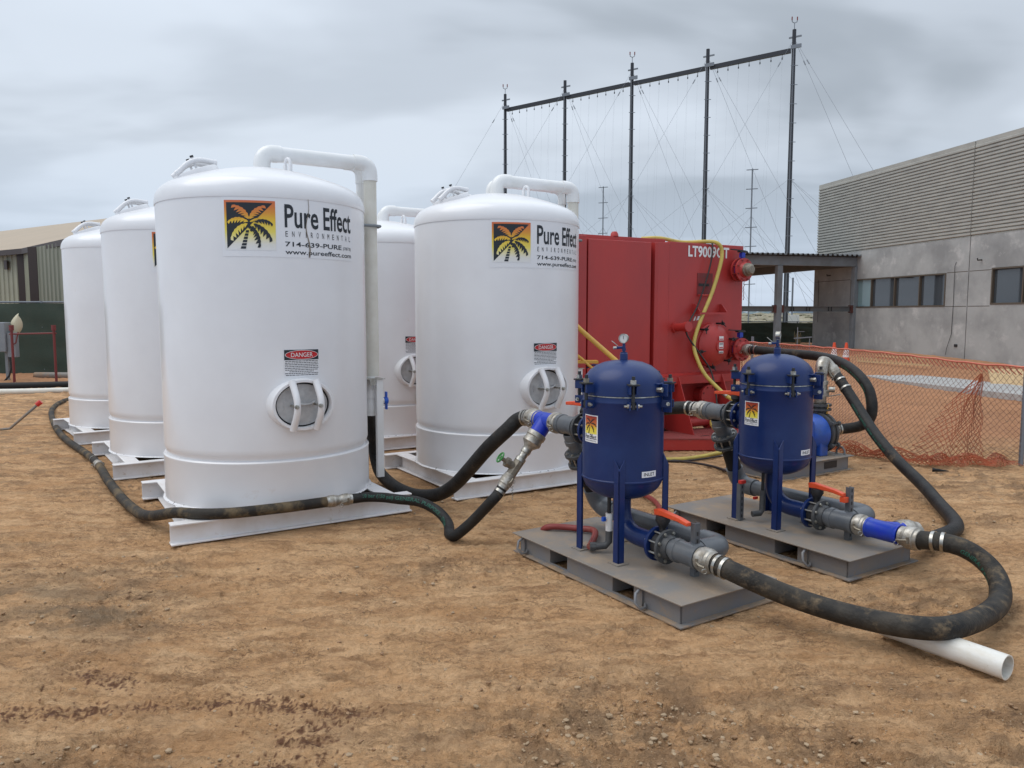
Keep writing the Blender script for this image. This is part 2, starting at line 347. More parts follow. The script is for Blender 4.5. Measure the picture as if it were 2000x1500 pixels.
def grid(x0, x1, y0, y1, nx, ny=1):
    v = [(x0 + (x1 - x0) * i / nx, y0 + (y1 - y0) * j / ny) for j in range(ny + 1) for i in range(nx + 1)]
    return v, [(j * (nx + 1) + i, j * (nx + 1) + i + 1, (j + 1) * (nx + 1) + i + 1, (j + 1) * (nx + 1) + i) for j in range(ny) for i in range(nx)]
def ellipse2(cx, cy, rx, ry, n=32):
    return [(cx, cy)] + [(cx + rx * math.cos(2 * PI * i / n), cy + ry * math.sin(2 * PI * i / n)) for i in range(n)], [(0, 1 + i, 1 + (i + 1) % n) for i in range(n)]
def tess(poly):
    from mathutils.geometry import tessellate_polygon
    return poly, [tuple(t) for t in tessellate_polygon([[Vector((x, y, 0)) for x, y in poly]])]
def frond(p0, c, p1, w, teeth=6, flip=1):
    p0, c, p1 = Vector(p0), Vector(c), Vector(p1)
    B = lambda t: (1 - t) ** 2 * p0 + 2 * t * (1 - t) * c + t * t * p1
    D = lambda t: (2 * (1 - t) * (c - p0) + 2 * t * (p1 - c)).normalized()
    up = []; lo = []; N = teeth * 2
    for i in range(N + 1):
        t = i / N; d = D(min(t, 0.999)); nrm = Vector((-d.y, d.x)) * flip
        ww = w * math.sin(PI * min(0.12 + t * 0.8, 1)) ** 0.8
        up.append(B(t) + nrm * ww * (0.26 if i % 2 else 0.18))
        if i % 2: lo.append(B(t) + d * w * 0.30 - nrm * ww * 0.80)
        else: lo.append(B(t) - nrm * ww * 0.16)
    poly = [tuple(p0)] + [tuple(q) for q in up[1:-1]] + [tuple(p1)] + [tuple(q) for q in reversed(lo[1:-1])]
    return tess(poly)
# ------------------------------------------------------------------ ground
def _hash(ix, iy, seed):
    h = (ix.astype(np.int64) * 374761393 + iy.astype(np.int64) * 668265263 + seed * 974711) & 0x7fffffff
    h = (h ^ (h >> 13)) * 1274126177 & 0x7fffffff
    return (h ^ (h >> 16)) & 0x7fffffff
def perlin(x, y, seed=0):
    ix = np.floor(x); iy = np.floor(y); fx = x - ix; fy = y - iy; ix = ix.astype(np.int64); iy = iy.astype(np.int64)
    def g(a, b, dx, dy):
        t = _hash(a, b, seed) * (2 * PI / 0x7fffffff); return np.cos(t) * dx + np.sin(t) * dy
    u = fx * fx * fx * (fx * (fx * 6 - 15) + 10); v = fy * fy * fy * (fy * (fy * 6 - 15) + 10)
    a = g(ix, iy, fx, fy); b = g(ix + 1, iy, fx - 1, fy); c = g(ix, iy + 1, fx, fy - 1); d = g(ix + 1, iy + 1, fx - 1, fy - 1)
    return (a + (b - a) * u) * (1 - v) + (c + (d - c) * u) * v
def fbm(x, y, o=4, seed=0, gain=0.5):
    s = 0; a = 1.0
    for i in range(o): s = s + a * perlin(x * 2 ** i, y * 2 ** i, seed + i); a *= gain
    return s
def sstep(a, b, x):
    t = np.clip((x - a) / (b - a), 0, 1); return t * t * (3 - 2 * t)
def terrain(x, y):
    """broad lie of the land: level under the equipment, a little higher beyond the netting"""
    return 0.36 * sstep(13, 27, y) * sstep(3, 8, x) + 0.12 * sstep(12, 20, y) * (1 - sstep(-6, 3, x)) + 1.1 * sstep(60, 105, y) - 1.3 * sstep(115, 135, y)
def gravel_mask(x, y):
    m = np.clip(fbm(x * 0.55 + 3, y * 0.9 + 7, 3, 21) * 2.4 + 0.1, 0, 1)
    return m
WETS = [(-2.016, 2.953, .16), (-1.85, 2.97, .16), (-1.678, 3.014, .13), (-1.50, 3.02, .10), (-1.224, 3.035, .12), (-1.05, 3.05, .15), (-0.929, 3.035, .17), (-0.80, 3.02, .15),
        (-0.642, 2.973, .13), (-0.769, 2.749, .16), (-0.816, 2.62, .18), (-0.75, 2.86, .12), (-1.866, 3.282, .13), (-1.75, 3.22, .12), (-0.95, 2.55, .14)]
def make_ground():
    na = 820; ang = np.linspace(-0.86, 0.86, na)
    ys = [1.7]
    while ys[-1] < 15: ys.append(ys[-1] * 1.0034)
    while ys[-1] < 60: ys.append(ys[-1] * 1.02)
    while ys[-1] < 3000: ys.append(ys[-1] * 1.12)
    ys = np.array(ys); ny = len(ys)
    A, Y = np.meshgrid(np.tan(ang), ys); X = A * Y
    near = 1 - sstep(14, 40, Y)
    wx = X + 0.10 * perlin(X * 1.7, Y * 1.7, 91); wy = Y + 0.10 * perlin(X * 1.7, Y * 1.7, 92)
    h = 0.020 * fbm(X * 0.8, Y * 0.8, 2, 1) + 0.016 * fbm(wx * 2.6, wy * 3.6, 3, 5)
    gm = gravel_mask(X, Y)
    fine = fbm(wx * 9, wy * 12, 4, 9, 0.62)
    ridg = 1 - np.abs(fbm(wx * 4.0, wy * 8.0, 3, 33, 0.55)) * 3.2
    h += 0.014 * fine + 0.012 * np.clip(ridg, 0, 1) ** 3 + 0.0045 * fbm(X * 38, Y * 46, 2, 120, .6)
    cl = np.clip(fbm(X * 26, Y * 26, 3, 40, 0.6) - 0.08, 0, 1)
    h += 0.030 * cl * gm + 0.012 * cl
    # boot prints and tyre lugs pressed in the dust
    rng = random.Random(3)
    for i in range(150):
        cx = rng.uniform(-3.5, 4.5); cy = rng.uniform(1.9, 6.5); a = rng.uniform(0, PI); L = 0.145; W = 0.052
        sel = (np.abs(X - cx) < 0.22) & (np.abs(Y - cy) < 0.22)
        if not sel.any(): continue
        dx = X[sel] - cx; dy = Y[sel] - cy; u = dx * math.cos(a) + dy * math.sin(a); v = -dx * math.sin(a) + dy * math.cos(a)
        q = (np.abs(u / L) ** 3 + np.abs(v / W) ** 3)
        ins = 1 - sstep(0.8, 1.1, q); rim = np.exp(-((q - 1.15) / 0.18) ** 2)
        tread = 0.5 + 0.5 * np.sign(np.sin(u * 2 * PI / 0.028 + np.abs(v) * 30))
        h[sel] += ins * (-0.009 + 0.005 * tread) + 0.004 * rim
    for (x0, y0, x1, y1, w) in [(-3.2, 2.2, 3.4, 3.1, .13), (-2.6, 2.9, 1.0, 3.4, .12), (-4.0, 3.4, -0.4, 4.9, .14), (-1.2, 4.0, 0.9, 2.2, .12), (0.6, 2.1, 4.4, 3.3, .13), (2.2, 2.6, 4.6, 5.0, .14), (3.3, 4.2, 5.2, 8.0, .15)]:
        d = Vector((x1 - x0, y1 - y0)); Ln = d.length; d.normalize()
        u = (X - x0) * d.x + (Y - y0) * d.y; v = -(X - x0) * d.y + (Y - y0) * d.x + 0.06 * np.sin(u * 1.1)
        msk = (1 - sstep(w * 0.85, w * 1.05, np.abs(v))) * sstep(0, .3, u) * (1 - sstep(Ln - .3, Ln, u)) * np.clip(0.6 + 1.8 * perlin(X * 1.4, Y * 1.4, 55), 0, 1)
        lug = 0.5 + 0.5 * np.tanh(3 * np.sin(2 * PI * (u + 0.55 * np.abs(v)) / 0.075))
        h += msk * (-0.007 + 0.009 * lug * (1 - sstep(0.02, 0.035, np.abs(np.abs(v) - 0.05)) * 0.3))
    # the earth lies flat where skids, tanks and hoses rest on it
    h = h * near - 0.012 * near
    for bx, by, r in [(-2.03, 6.37, 1.25), (-3.58, 8.5, 1.25), (-5.16, 10.5, 1.25), (-.15, 7.68, 1.25), (-1.62, 9.85, 1.25), (0.9, 4.6, 0.85), (2.1, 5.3, 0.85), (2.0, 9.0, 1.0)]:
        k = 1 - sstep(r * 0.8, r, np.hypot(X - bx, Y - by)); h = np.minimum(h, h * (1 - k) - 0.004 * k)
    h = np.where(h > 0.02, 0.02 + (h - 0.02) * 0.3, h)
    Z = h + terrain(X, Y)
    if True:
        far = sstep(60, 110, Y); Z += far * 0.12 * perlin(X * 0.12, Y * 0.12, 77)
    n = na * ny
    co = np.empty((n, 3), np.float32); co[:, 0] = X.ravel(); co[:, 1] = Y.ravel(); co[:, 2] = Z.ravel()
    idx = np.arange(n).reshape(ny, na)
    q = np.stack([idx[:-1, :-1], idx[:-1, 1:], idx[1:, 1:], idx[1:, :-1]], -1).reshape(-1, 4)
    me = bpy.data.meshes.new('ground'); me.vertices.add(n); me.vertices.foreach_set('co', co.ravel())
    me.loops.add(q.size); me.loops.foreach_set('vertex_index', q.ravel().astype(np.int32))
    me.polygons.add(len(q)); me.polygons.foreach_set('loop_start', np.arange(0, q.size, 4, dtype=np.int32)); me.polygons.foreach_set('loop_total', np.full(len(q), 4, np.int32))
    me.update(calc_edges=True); me.shade_smooth()
    # material masks: r wet drips, g loose gravel, b redder fill beyond the netting, a damp grey patch
    wet = np.zeros_like(X)
    for wx_, wy_, r in WETS: wet = np.maximum(wet, np.exp(-(((X - wx_) / r) ** 2 + ((Y - wy_) / (r * 0.62)) ** 2)))
    wetm = np.zeros_like(X); rg = random.Random(17)
    for wx_, wy_, r in WETS:
        for k in range(int(85 * r / .14)):
            a = rg.uniform(0, 6.283); q = abs(rg.gauss(0, .62)); cx = wx_ + math.cos(a) * q * r * 1.25; cy = wy_ + math.sin(a) * q * r * .55
            rr = rg.uniform(.003, .007) * (2.1 if rg.random() < .13 and q < .7 else 1)
            j0, j1 = np.searchsorted(ys, cy - rr * 2.2), np.searchsorted(ys, cy + rr * 2.2) + 1
            t0 = math.atan((cx - rr * 2) / cy); t1 = math.atan((cx + rr * 2) / cy); i0 = max(0, int((t0 + .86) / 1.72 * (na - 1))); i1 = min(na, int((t1 + .86) / 1.72 * (na - 1)) + 2)
            if j1 <= j0 or i1 <= i0: continue
            d = np.hypot((X[j0:j1, i0:i1] - cx) / rr, (Y[j0:j1, i0:i1] - cy) / (rr * 1.3)); wetm[j0:j1, i0:i1] = np.maximum(wetm[j0:j1, i0:i1], 1 - sstep(.6, 1.25, d))
    red = sstep(8.2, 10.5, Y + 0.4 * perlin(X, Y, 3)) * sstep(2.0, 4.5, X - 0.1 * (Y - 8))
    red = np.maximum(red, sstep(14, 19, Y))
    damp = np.exp(-(((X + 2.75) / 0.55) ** 2 + ((Y - 4.25) / 0.42) ** 2)) + np.exp(-(((X + 2.15) / 0.35) ** 2 + ((Y - 3.95) / 0.25) ** 2))
    damp = damp * np.clip(0.55 + 1.5 * fbm(X * 3, Y * 4, 3, 71), 0, 1)
    dk = np.maximum(gm * np.clip(0.4 + fbm(X * 5, Y * 7, 3, 81) * 2.2, 0, 1), 0)
    dk = np.maximum(dk, 0.75 * sstep(0.05, 0.3, fbm(X * 2.2, Y * 3.6, 4, 88)) * sstep(6.2, 7.5, Y) * (1 - sstep(-2.5, -1.0, X)) * (1 - sstep(15, 18, Y)))
    col = np.stack([wetm, dk, red, np.clip(damp, 0, 1)], -1).reshape(-1, 4).astype(np.float32)
    a = me.color_attributes.new('mask', 'FLOAT_COLOR', 'POINT'); a.data.foreach_set('color', col.ravel())
    a2 = me.attributes.new('damp', 'FLOAT', 'POINT'); a2.data.foreach_set('value', col[:, 3].copy())
    a3 = me.attributes.new('scrubby', 'FLOAT', 'POINT'); a3.data.foreach_set('value', sstep(34, 55, Y).ravel().astype(np.float32))
    ob = bpy.data.objects.new('ground', me); COL.objects.link(ob); ob['kind'] = 'structure'
    return ob
def ground_material():
    m = bpy.data.materials.new('packed_dirt'); m.use_nodes = True; t = m.node_tree; N = t.nodes; L = t.links
    b = N['Principled BSDF']; b.inputs['Roughness'].default_value = 0.92; b.inputs['Specular IOR Level'].default_value = 0.25
    geo = N.new('ShaderNodeNewGeometry'); P = geo.outputs['Position']
    def noise(scale, det=6, ro=0.6, sc=(1, 1, 1), dist=0):
        mp = N.new('ShaderNodeMapping'); mp.inputs['Scale'].default_value = sc; L.new(P, mp.inputs[0])
        n = N.new('ShaderNodeTexNoise'); n.inputs['Scale'].default_value = scale; n.inputs['Detail'].default_value = det
        n.inputs['Roughness'].default_value = ro; n.inputs['Distortion'].default_value = dist; L.new(mp.outputs[0], n.inputs['Vector']); return n.outputs[0]
    def rng(v, a, c, lo=0, hi=1):
        r = N.new('ShaderNodeMapRange'); r.inputs['From Min'].default_value = a; r.inputs['From Max'].default_value = c
        r.inputs['To Min'].default_value = lo; r.inputs['To Max'].default_value = hi; L.new(v, r.inputs['Value']); return r.outputs[0]
    def mix(f, a, c, typ='MIX'):
        x = N.new('ShaderNodeMix'); x.data_type = 'RGBA'; x.blend_type = typ
        if isinstance(f, float): x.inputs['Factor'].default_value = f
        else: L.new(f, x.inputs['Factor'])
        for k, q in (('A', a), ('B', c)):
            if isinstance(q, tuple): x.inputs[k].default_value = (*q, 1)
            else: L.new(q, x.inputs[k])
        return x.outputs['Result']
    def mul(a, c):
        x = N.new('ShaderNodeMath'); x.operation = 'MULTIPLY'
        for i, q in enumerate((a, c)):
            if isinstance(q, float): x.inputs[i].default_value = q
            else: L.new(q, x.inputs[i])
        return x.outputs[0]
    at = N.new('ShaderNodeAttribute'); at.attribute_name = 'mask'; sp = N.new('ShaderNodeSeparateColor'); L.new(at.outputs['Color'], sp.inputs[0])
    ad = N.new('ShaderNodeAttribute'); ad.attribute_name = 'damp'; asb = N.new('ShaderNodeAttribute'); asb.attribute_name = 'scrubby'
    c = mix(rng(noise(0.9, 4), .35, .65), (0.66, 0.388, 0.195), (0.56, 0.312, 0.148))
    c = mix(rng(noise(3.2, 6, .62, (0.6, 1.5, 1), .6), .42, .68), c, (0.78, 0.50, 0.275))
    c = mix(rng(noise(5.5, 6, .65, (0.6, 1.6, 1), .4), .50, .64, 0, 0.8), c, (0.37, 0.205, 0.10))
    c = mix(rng(noise(38, 5, .7), .50, .64, 0, 0.34), c, (0.30, 0.172, 0.09))  # dark grain, then pale specks, paint in the relief's shading
    c = mix(rng(noise(58, 4, .7), .56, .68, 0, 0.38), c, (0.82, 0.57, 0.35))
    vo = N.new('ShaderNodeTexVoronoi'); vo.inputs['Scale'].default_value = 62; L.new(P, vo.inputs['Vector'])
    c = mix(mul(rng(vo.outputs['Distance'], .10, .26, 1, 0), rng(noise(7, 3), .50, .62, 0, 0.6)), c, (0.17, 0.095, 0.05))
    def crack(scale, sc, width, amt, lo, hi):
        n_ = noise(scale, 5, .62, sc, .5); a_ = N.new('ShaderNodeMath'); a_.operation = 'SUBTRACT'; L.new(n_, a_.inputs[0]); a_.inputs[1].default_value = .5
        b_ = N.new('ShaderNodeMath'); b_.operation = 'ABSOLUTE'; L.new(a_.outputs[0], b_.inputs[0])
        return mul(mul(rng(b_.outputs[0], 0, width, 1, 0), rng(noise(1.9, 4), lo, hi)), amt)
    ck1 = crack(4.2, (0.7, 2.0, 1), .016, 0.75, .46, .60); ck2 = crack(13, (0.8, 1.5, 1), .03, 0.6, .48, .58)
    c = mix(ck1, c, (0.20, 0.11, 0.058)); c = mix(ck2, c, (0.24, 0.135, 0.07))  # crevice shade painted into the dirt colour as dark lines
    c = mix(mul(sp.outputs[1], 0.66), c, (0.25, 0.158, 0.092))
    c = mix(mul(ad.outputs['Fac'], 0.55), c, (0.20, 0.165, 0.115))
    redc = mix(rng(noise(1.4, 5), .35, .65), (0.53, 0.26, 0.135), (0.42, 0.205, 0.11))
    c = mix(mul(sp.outputs[2], 0.85), c, redc)
    wetc = (0.17, 0.075, 0.036)
    c = mix(sp.outputs[0], c, wetc)
    scr = mix(rng(noise(0.25, 6, .7), .38, .62), (0.20, 0.18, 0.11), (0.40, 0.36, 0.27))
    c = mix(asb.outputs['Fac'], c, scr)
    L.new(c, b.inputs['Base Color'])
    L.new(rng(sp.outputs[0], 0, 1, 0.92, 0.55), b.inputs['Roughness'])
    hgt = N.new('ShaderNodeMath'); hgt.operation = 'ADD'
    L.new(mul(noise(32, 8, .72), 1.0), hgt.inputs[0]); L.new(mul(noise(110, 4, .7), 0.5), hgt.inputs[1])
    h2 = N.new('ShaderNodeMath'); h2.operation = 'ADD'; L.new(hgt.outputs[0], h2.inputs[0]); L.new(mul(rng(noise(9, 5, .6, (0.5, 1.8, 1), 1.2), .46, .56), 0.35), h2.inputs[1])
    bp = N.new('ShaderNodeBump'); bp.inputs['Strength'].default_value = 1.0; bp.inputs['Distance'].default_value = 0.027
    L.new(h2.outputs[0], bp.inputs['Height']); L.new(bp.outputs[0], b.inputs['Normal'])
    return m
ground = make_ground(); ground.data.materials.append(ground_material())
haze_sea = MB().box(-900, 900, 150, 3500, -0.3, 0.06).build('haze_sea', M['haze_water'], smooth=0); haze_sea['kind'] = 'structure'  # assumed sea plane, added so its blue-grey stands in for far haze

# loose stones and clods lying on the dirt
def stones(name, n, seed, m, rmin, rmax, ymax, dark):
    rng = random.Random(seed); ico = bmesh.new(); bmesh.ops.create_icosphere(ico, subdivisions=1, radius=1)
    base = [v.co.copy() for v in ico.verts]; fc = [[v.index for v in f.verts] for f in ico.faces]; ico.free()
    P = []
    while len(P) < n:
        y = 1.9 * (ymax / 1.9) ** rng.random(); x = y * math.tan(rng.uniform(-0.8, 0.8)); P.append((x, y))
    P = np.array(P); gm = gravel_mask(P[:, 0], P[:, 1]); V = []; F = []
    for (x, y), g in zip(P, gm):
        if rng.random() > 0.10 + g * 0.9: continue
        r = rmin + (rmax - rmin) * rng.random() ** 8
        if y > 6: r *= 1.15
        s = (r * rng.uniform(.8, 1.35), r * rng.uniform(.7, 1.1), r * rng.uniform(.45, .8)); q = rng.uniform(0, 6.28); c, d = math.cos(q), math.sin(q)
        k = len(V); z0 = s[2] * 0.25 + float(terrain(np.array(x), np.array(y))) - 0.012
        for b in base:
            j = 1 + rng.uniform(-.22, .22); X = b.x * s[0] * j; Y = b.y * s[1] * j
            V.append((x + X * c - Y * d, y + X * d + Y * c, z0 + b.z * s[2] * j))
        F += [tuple(i + k for i in f) for f in fc]
    me = bpy.data.meshes.new(name); me.from_pydata(V, [], F); me.materials.append(m)
    ob = bpy.data.objects.new(name, me); COL.objects.link(ob); ob['kind'] = 'stuff'
    return ob
tag(stones('pebbles', 26000, 11, M['stone'], 0.0025, 0.016, 12, False), 'pale loose pebbles scattered over the tan dirt', 'gravel')
tag(stones('clods', 26000, 12, M['stone_dark'], 0.0025, 0.013, 12, True), 'small dark clods of earth scattered over the dirt', 'gravel')

# ------------------------------------------------------------------ the palm emblem
CR = (.50, .56)
LEFT_FRONDS = [((.48, .62), (.42, .84), (.16, .90), .15, -1), ((.50, .62), (.55, .82), (.80, .90), .15, 1), ((.47, .57), (.26, .70), (.06, .56), .12, -1),
               ((.46, .53), (.22, .48), (.12, .20), .14, -1), ((.50, .57), (.58, .62), (.68, .65), .06, 1)]
RIGHT_FRONDS = [((.58, .57), (.80, .66), (.95, .52), .11, 1), ((.57, .53), (.80, .46), (.93, .19), .15, 1), ((.56, .44), (.68, .34), (.69, .05), .13, 1)]
def trunk_geo():
    V = []; F = []
    for i in range(6):
        t0 = i / 6; t1 = t0 + 0.125
        for t in (t0, t1):
            y = 0.40 - 0.39 * t; x = 0.455 - 0.10 * t; w = 0.028 + 0.024 * t
            V += [(x - w, y), (x + w, y)]
        k = len(V) - 4; F.append((k, k + 1, k + 3, k + 2))
    return V, F
def nuts():
    V = []; F = []
    for cx, cy, r in ((.50, .46, .035), (.555, .45, .032), (.53, .40, .030), (.59, .43, .024)):
        v, f = ellipse2(cx, cy, r, r, 14); k = len(V); V += v; F += [tuple(i + k for i in q) for q in f]
    return V, F
def scale_geo(g, s, x0, y0, sy=None):
    return [(x0 + x * s, y0 + y * (sy or s)) for x, y in g[0]], g[1]
def lerp3(stops, t):
    for (a, ca), (b, cb) in zip(stops, stops[1:]):
        if t <= b:
            k = max(0, (t - a) / (b - a)); return tuple(p + (q - p) * k for p, q in zip(ca, cb))
    return stops[-1][1]
WARM = [(0.0, (.74, .74, .74)), (.12, (.74, .72, .66)), (.36, (.78, .66, .12)), (.60, (.76, .50, .03)), (.80, (.66, .22, .03)), (1.0, (.62, .14, .05))]
REDYEL = [(0.0, (.80, .70, .12)), (.30, (.80, .62, .04)), (.55, (.66, .16, .03)), (1.0, (.30, .01, .012))]
def big_emblem(parent, mp, x0, y0, s):
    """black half with sunset-coloured fronds, sunset half with black fronds"""
    g = grid(0, 1, 0, 1, 14, 8); V, F = g
    printed('sunset_square', M['grad'], parent, mp, [scale_geo(g, s, x0, y0)], 0.0030, lambda x, y: lerp3(WARM, (y - y0) / s))
    n = 14; tv = []; tf = []
    for i in range(n + 1):
        x = .045 + .905 * i / n; yt = .955; yb = .03 + (.925) * i / n
        tv += [(x, yb), (x, yt)]
    tf = [(2 * i, 2 * i + 2, 2 * i + 3, 2 * i + 1) for i in range(n)]
    printed('black_triangle', M['ink'], parent, mp, [scale_geo((tv, tf), s, x0, y0)], 0.0042)
    for k, (a, c, b, w, fl) in enumerate(LEFT_FRONDS):
        printed('palm_frond', M['grad'], parent, mp, [scale_geo(frond(a, c, b, w, 6, fl), s, x0, y0)], 0.0054 + 0.0003 * k, lambda x, y: lerp3(WARM, min(1, (y - y0) / s * 1.0 + .04)))
    for k, (a, c, b, w, fl) in enumerate(RIGHT_FRONDS):
        printed('palm_frond', M['ink'], parent, mp, [scale_geo(frond(a, c, b, w, 6, fl), s, x0, y0)], 0.0054 + 0.0003 * k)
    printed('palm_trunk', M['ink'], parent, mp, [scale_geo(trunk_geo(), s, x0, y0)], 0.0056)
    printed('coconuts', M['ink'], parent, mp, [scale_geo(nuts(), s, x0, y0)], 0.0072)

# ------------------------------------------------------------------ white carbon tanks
TR = 0.807; Z0 = 0.155
def oval_hatch(parent, name, O, X, Y, rx, ry, proud, k=1.0, handle=True):
    """oval manway: O centre on the skin, X long direction, Y short direction"""
    T = Matrix.Identity(4); Xv = Vector(X).normalized(); Yv = Vector(Y).normalized(); Zv = Xv.cross(Yv)
    for i in range(3): T[i][0] = Xv[i]; T[i][1] = Yv[i]; T[i][2] = Zv[i]; T[i][3] = O[i]
    def ring(prof, n=56):
        b = MB(); b.T = T; vs = []; fs = []
        for ax, ay, z in prof: vs += [(ax * math.cos(2 * PI * i / n), ay * math.sin(2 * PI * i / n), z) for i in range(n)]
        for j in range(len(prof) - 1): fs += [(j * n + i, j * n + (i + 1) % n, (j + 1) * n + (i + 1) % n, (j + 1) * n + i) for i in range(n)]
        return b, vs, fs, n
    b, vs, fs, n = ring([(rx * 1.06, ry * 1.06, -0.06), (rx, ry, -0.012), (rx * .985, ry * .985, proud * .8), (rx * .96, ry * .96, proud), (rx * .88, ry * .87, proud), (rx * .86, ry * .85, proud * .8), (rx * .86, ry * .85, -0.05)])
    b.add(vs, fs); fr = b.build(name, M['tank'], parent, 40)
    b, vs, fs, n = ring([(rx * .858, ry * .848, -0.01), (rx * .85, ry * .84, 0.003), (rx * .79, ry * .78, 0.004), (rx * .78, ry * .77, -0.01)]); b.add(vs, fs); b.build('gasket', M['rubber'], fr, 40)
    b, vs, fs, n = ring([(rx * .80, ry * .79, -0.01), (rx * .795, ry * .785, 0.010), (rx * .70, ry * .69, 0.014), (rx * .35, ry * .35, 0.020), (rx * .02, ry * .02, 0.022)])
    b.add(vs, fs + [tuple(range(4 * n, 5 * n))]); b.build('hatch_cover', M['cover'], fr, 40)
    d = rx * 0.37
    for sx in (-1, 1):
        b = MB(); b.T = T; pts = []
        for i in range(15):
            t = -1 + i / 7
            pts.append((sx * d + 0.012 * math.cos(t * PI / 2), ry * 0.93 * t, proud * 0.85 + 0.018 + 0.075 * k * math.cos(t * PI / 2) ** 1.3))
        b.tube(pts, 0.024 if handle else 0.020, 12, rf=lambda u: 1.0 + 0.25 * abs(u - .5)); b.build('yoke', M['tank'], fr, 50)
        b = MB(); b.T = T; zt = proud * 0.85 + 0.1 * k
        b.cyl((sx * d, 0, 0), (sx * d, 0, zt + 0.035), 0.009, n=10); b.cyl((sx * d, 0, zt + 0.006), (sx * d, 0, zt + 0.022), 0.017, n=6)
        b.build('yoke_bolt', M['steel'] if handle else M['tank'], fr, 30)
        if not handle:
            b = MB(); b.T = T; b.cyl((sx * d, 0, zt + 0.028), (sx * d, 0, zt + 0.042), 0.014, n=10); b.build('bolt_cap', M['black'], fr, 30)
    if handle:
        b = MB(); b.T = T; b.tube([(-d, 0, 0.02), (-d * .5, .004, .045), (0, .002, .05), (d * .5, .004, .045), (d, .02, .03)], 0.010, 8); b.build('cross_bar', M['cover'], fr, 50)
        b = MB(); b.T = T; b.box(-rx * .62, -rx * .5, -.004, .004, .004, .02).box(-rx * .60, -rx * .59, -.03, .03, .004, .022); b.build('hinge_tab', M['cover'], fr, 0)
    return fr
def tank_parts(t, full=True):
    body = MB().lathe([(0.785, 0.512), (0.792, 0.530), (0.802, 0.556), (TR, 0.578), (TR, 0.60), (TR, 1.2), (TR, 1.9), (TR, 2.441)], n=96).build('tank_body', M['tank'], t, 50)
    MB().lathe([(0.797, 2.437), (0.812, 2.438), (0.8135, 2.447), (0.8125, 2.475), (0.806, 2.51), (0.79, 2.545), (0.765, 2.575), (0.725, 2.603), (0.66, 2.631), (0.56, 2.667), (0.44, 2.704), (0.30, 2.739), (0.15, 2.762), (0, 2.77)], n=96).build('tank_dome', M['tank'], t, 40)
    MB().lathe([(0.780, 0.516), (0.806, 0.514), (0.815, 0.505), (0.8145, 0.492), (0.8125, 0.485), (0.8125, 0.30), (0.8125, 0.165), (0.826, 0.158), (0.83, 0.1555)], n=96).build('tank_skirt', M['skirt'], t, 40)
    for y in (-0.80, 0.77): MB().ibeam((-0.905, y, 0.004), (0.905, y, 0.004), 0.15, 0.10).build('skid_beam', M['beam'], t, 30, 0.003)
    for x in (-0.725, 0.725): MB().ibeam((x, -0.7495, 0.005), (x, 0.7195, 0.005), 0.149, 0.13).build('skid_beam', M['beam'], t, 30, 0.003)
    MB().lathe([(0, 0.154), (0.78, 0.154), (0.78, 0.1535), (0, .1535)], n=48).build('floor_plate', M['beam'], t, 30)
    # manway facing -y
    a = rad(-87.5); n = Vector((math.cos(a), math.sin(a), 0)); X = Vector((-math.sin(a), math.cos(a), 0))
    oval_hatch(t, 'manway', n * (TR + 0.006) + Vector((0, 0, 0.93)), X, (0, 0, 1), 0.243, 0.196, 0.048)
    # top hatch, leaning with the dome
    sl = math.atan2(0.16, 0.42)
    oval_hatch(t, 'top_hatch', Vector((-0.50, 0.0, 2.675)), (0, -1, 0), (math.cos(sl), 0, math.sin(sl)), 0.220, 0.170, 0.034, 0.74, handle=False)
    # lifting lugs
    for az in (-75, 105):
        a = rad(az); c = Vector((0.39 * math.cos(a), 0.39 * math.sin(a), 2.705)); w = Vector((math.cos(a + 0.2), math.sin(a + 0.2), 0))
        MB().tube([c + w * 0.028 * math.cos(q) * (1 if abs(math.sin(q)) > .1 else 1.0) + Vector((0, 0, 0.055 + 0.045 * math.sin(q))) for q in [PI * i / 10 for i in range(11)]][:] , 0.012, 8).build('lifting_lug', M['tank'], t, 50)
        MB().bar(c + w * .028 + Vector((0, 0, -.03)), c + w * .028 + Vector((0, 0, .058)), .024, .024, up=w).bar(c - w * .028 + Vector((0, 0, -.03)), c - w * .028 + Vector((0, 0, .058)), .024, .024, up=w).build('lug_plate', M['tank'], t, 30, 0.003)
    # overhead pipe: riser, elbow, run, elbow, drop
    zc_ = 2.91
    def run(y, r, x0, x1, zb, name, mat_drop):
        b = MB(); b.cyl((x0, y, 2.70), (x0, y, zc_ - .09), r, n=24); b.cyl((x0, y, 2.765), (x0, y, 2.80), r * 1.16, n=24)
        p = b.build('riser_pipe', M['pvc'], t, 40)
        MB().tube([(x0, y, zc_ - .15), (x0, y, zc_ - .10)] + elbow_pts((x0, y, zc_ - .10), (x0, y, zc_), (x0 + .10, y, zc_), 8) + [(x0 + .15, y, zc_)], r * 1.15, 20).build('pipe_elbow', M['pvc'], t, 40)
        MB().cyl((x0 + .13, y, zc_), (x1 - .13, y, zc_), r, n=24).build(name, M['pvc'], t, 40)
        MB().tube([(x1 - .15, y, zc_), (x1 - .10, y, zc_)] + elbow_pts((x1 - .10, y, zc_), (x1, y, zc_), (x1, y, zc_ - .10), 8) + [(x1, y, zc_ - .15)], r * 1.15, 20).build('pipe_elbow', M['pvc'], t, 40)
        MB().cyl((x1, y, zc_ - .13), (x1, y, zb), r * .97, n=24).build('drop_pipe', mat_drop, t, 40)
    run(0.0, 0.058, 0.0, 0.925, 1.05, 'overhead_pipe', M['pvc_old'])
    run(0.17, 0.036, 0.02, 0.90, 2.35, 'small_overhead_pipe', M['pvc'])
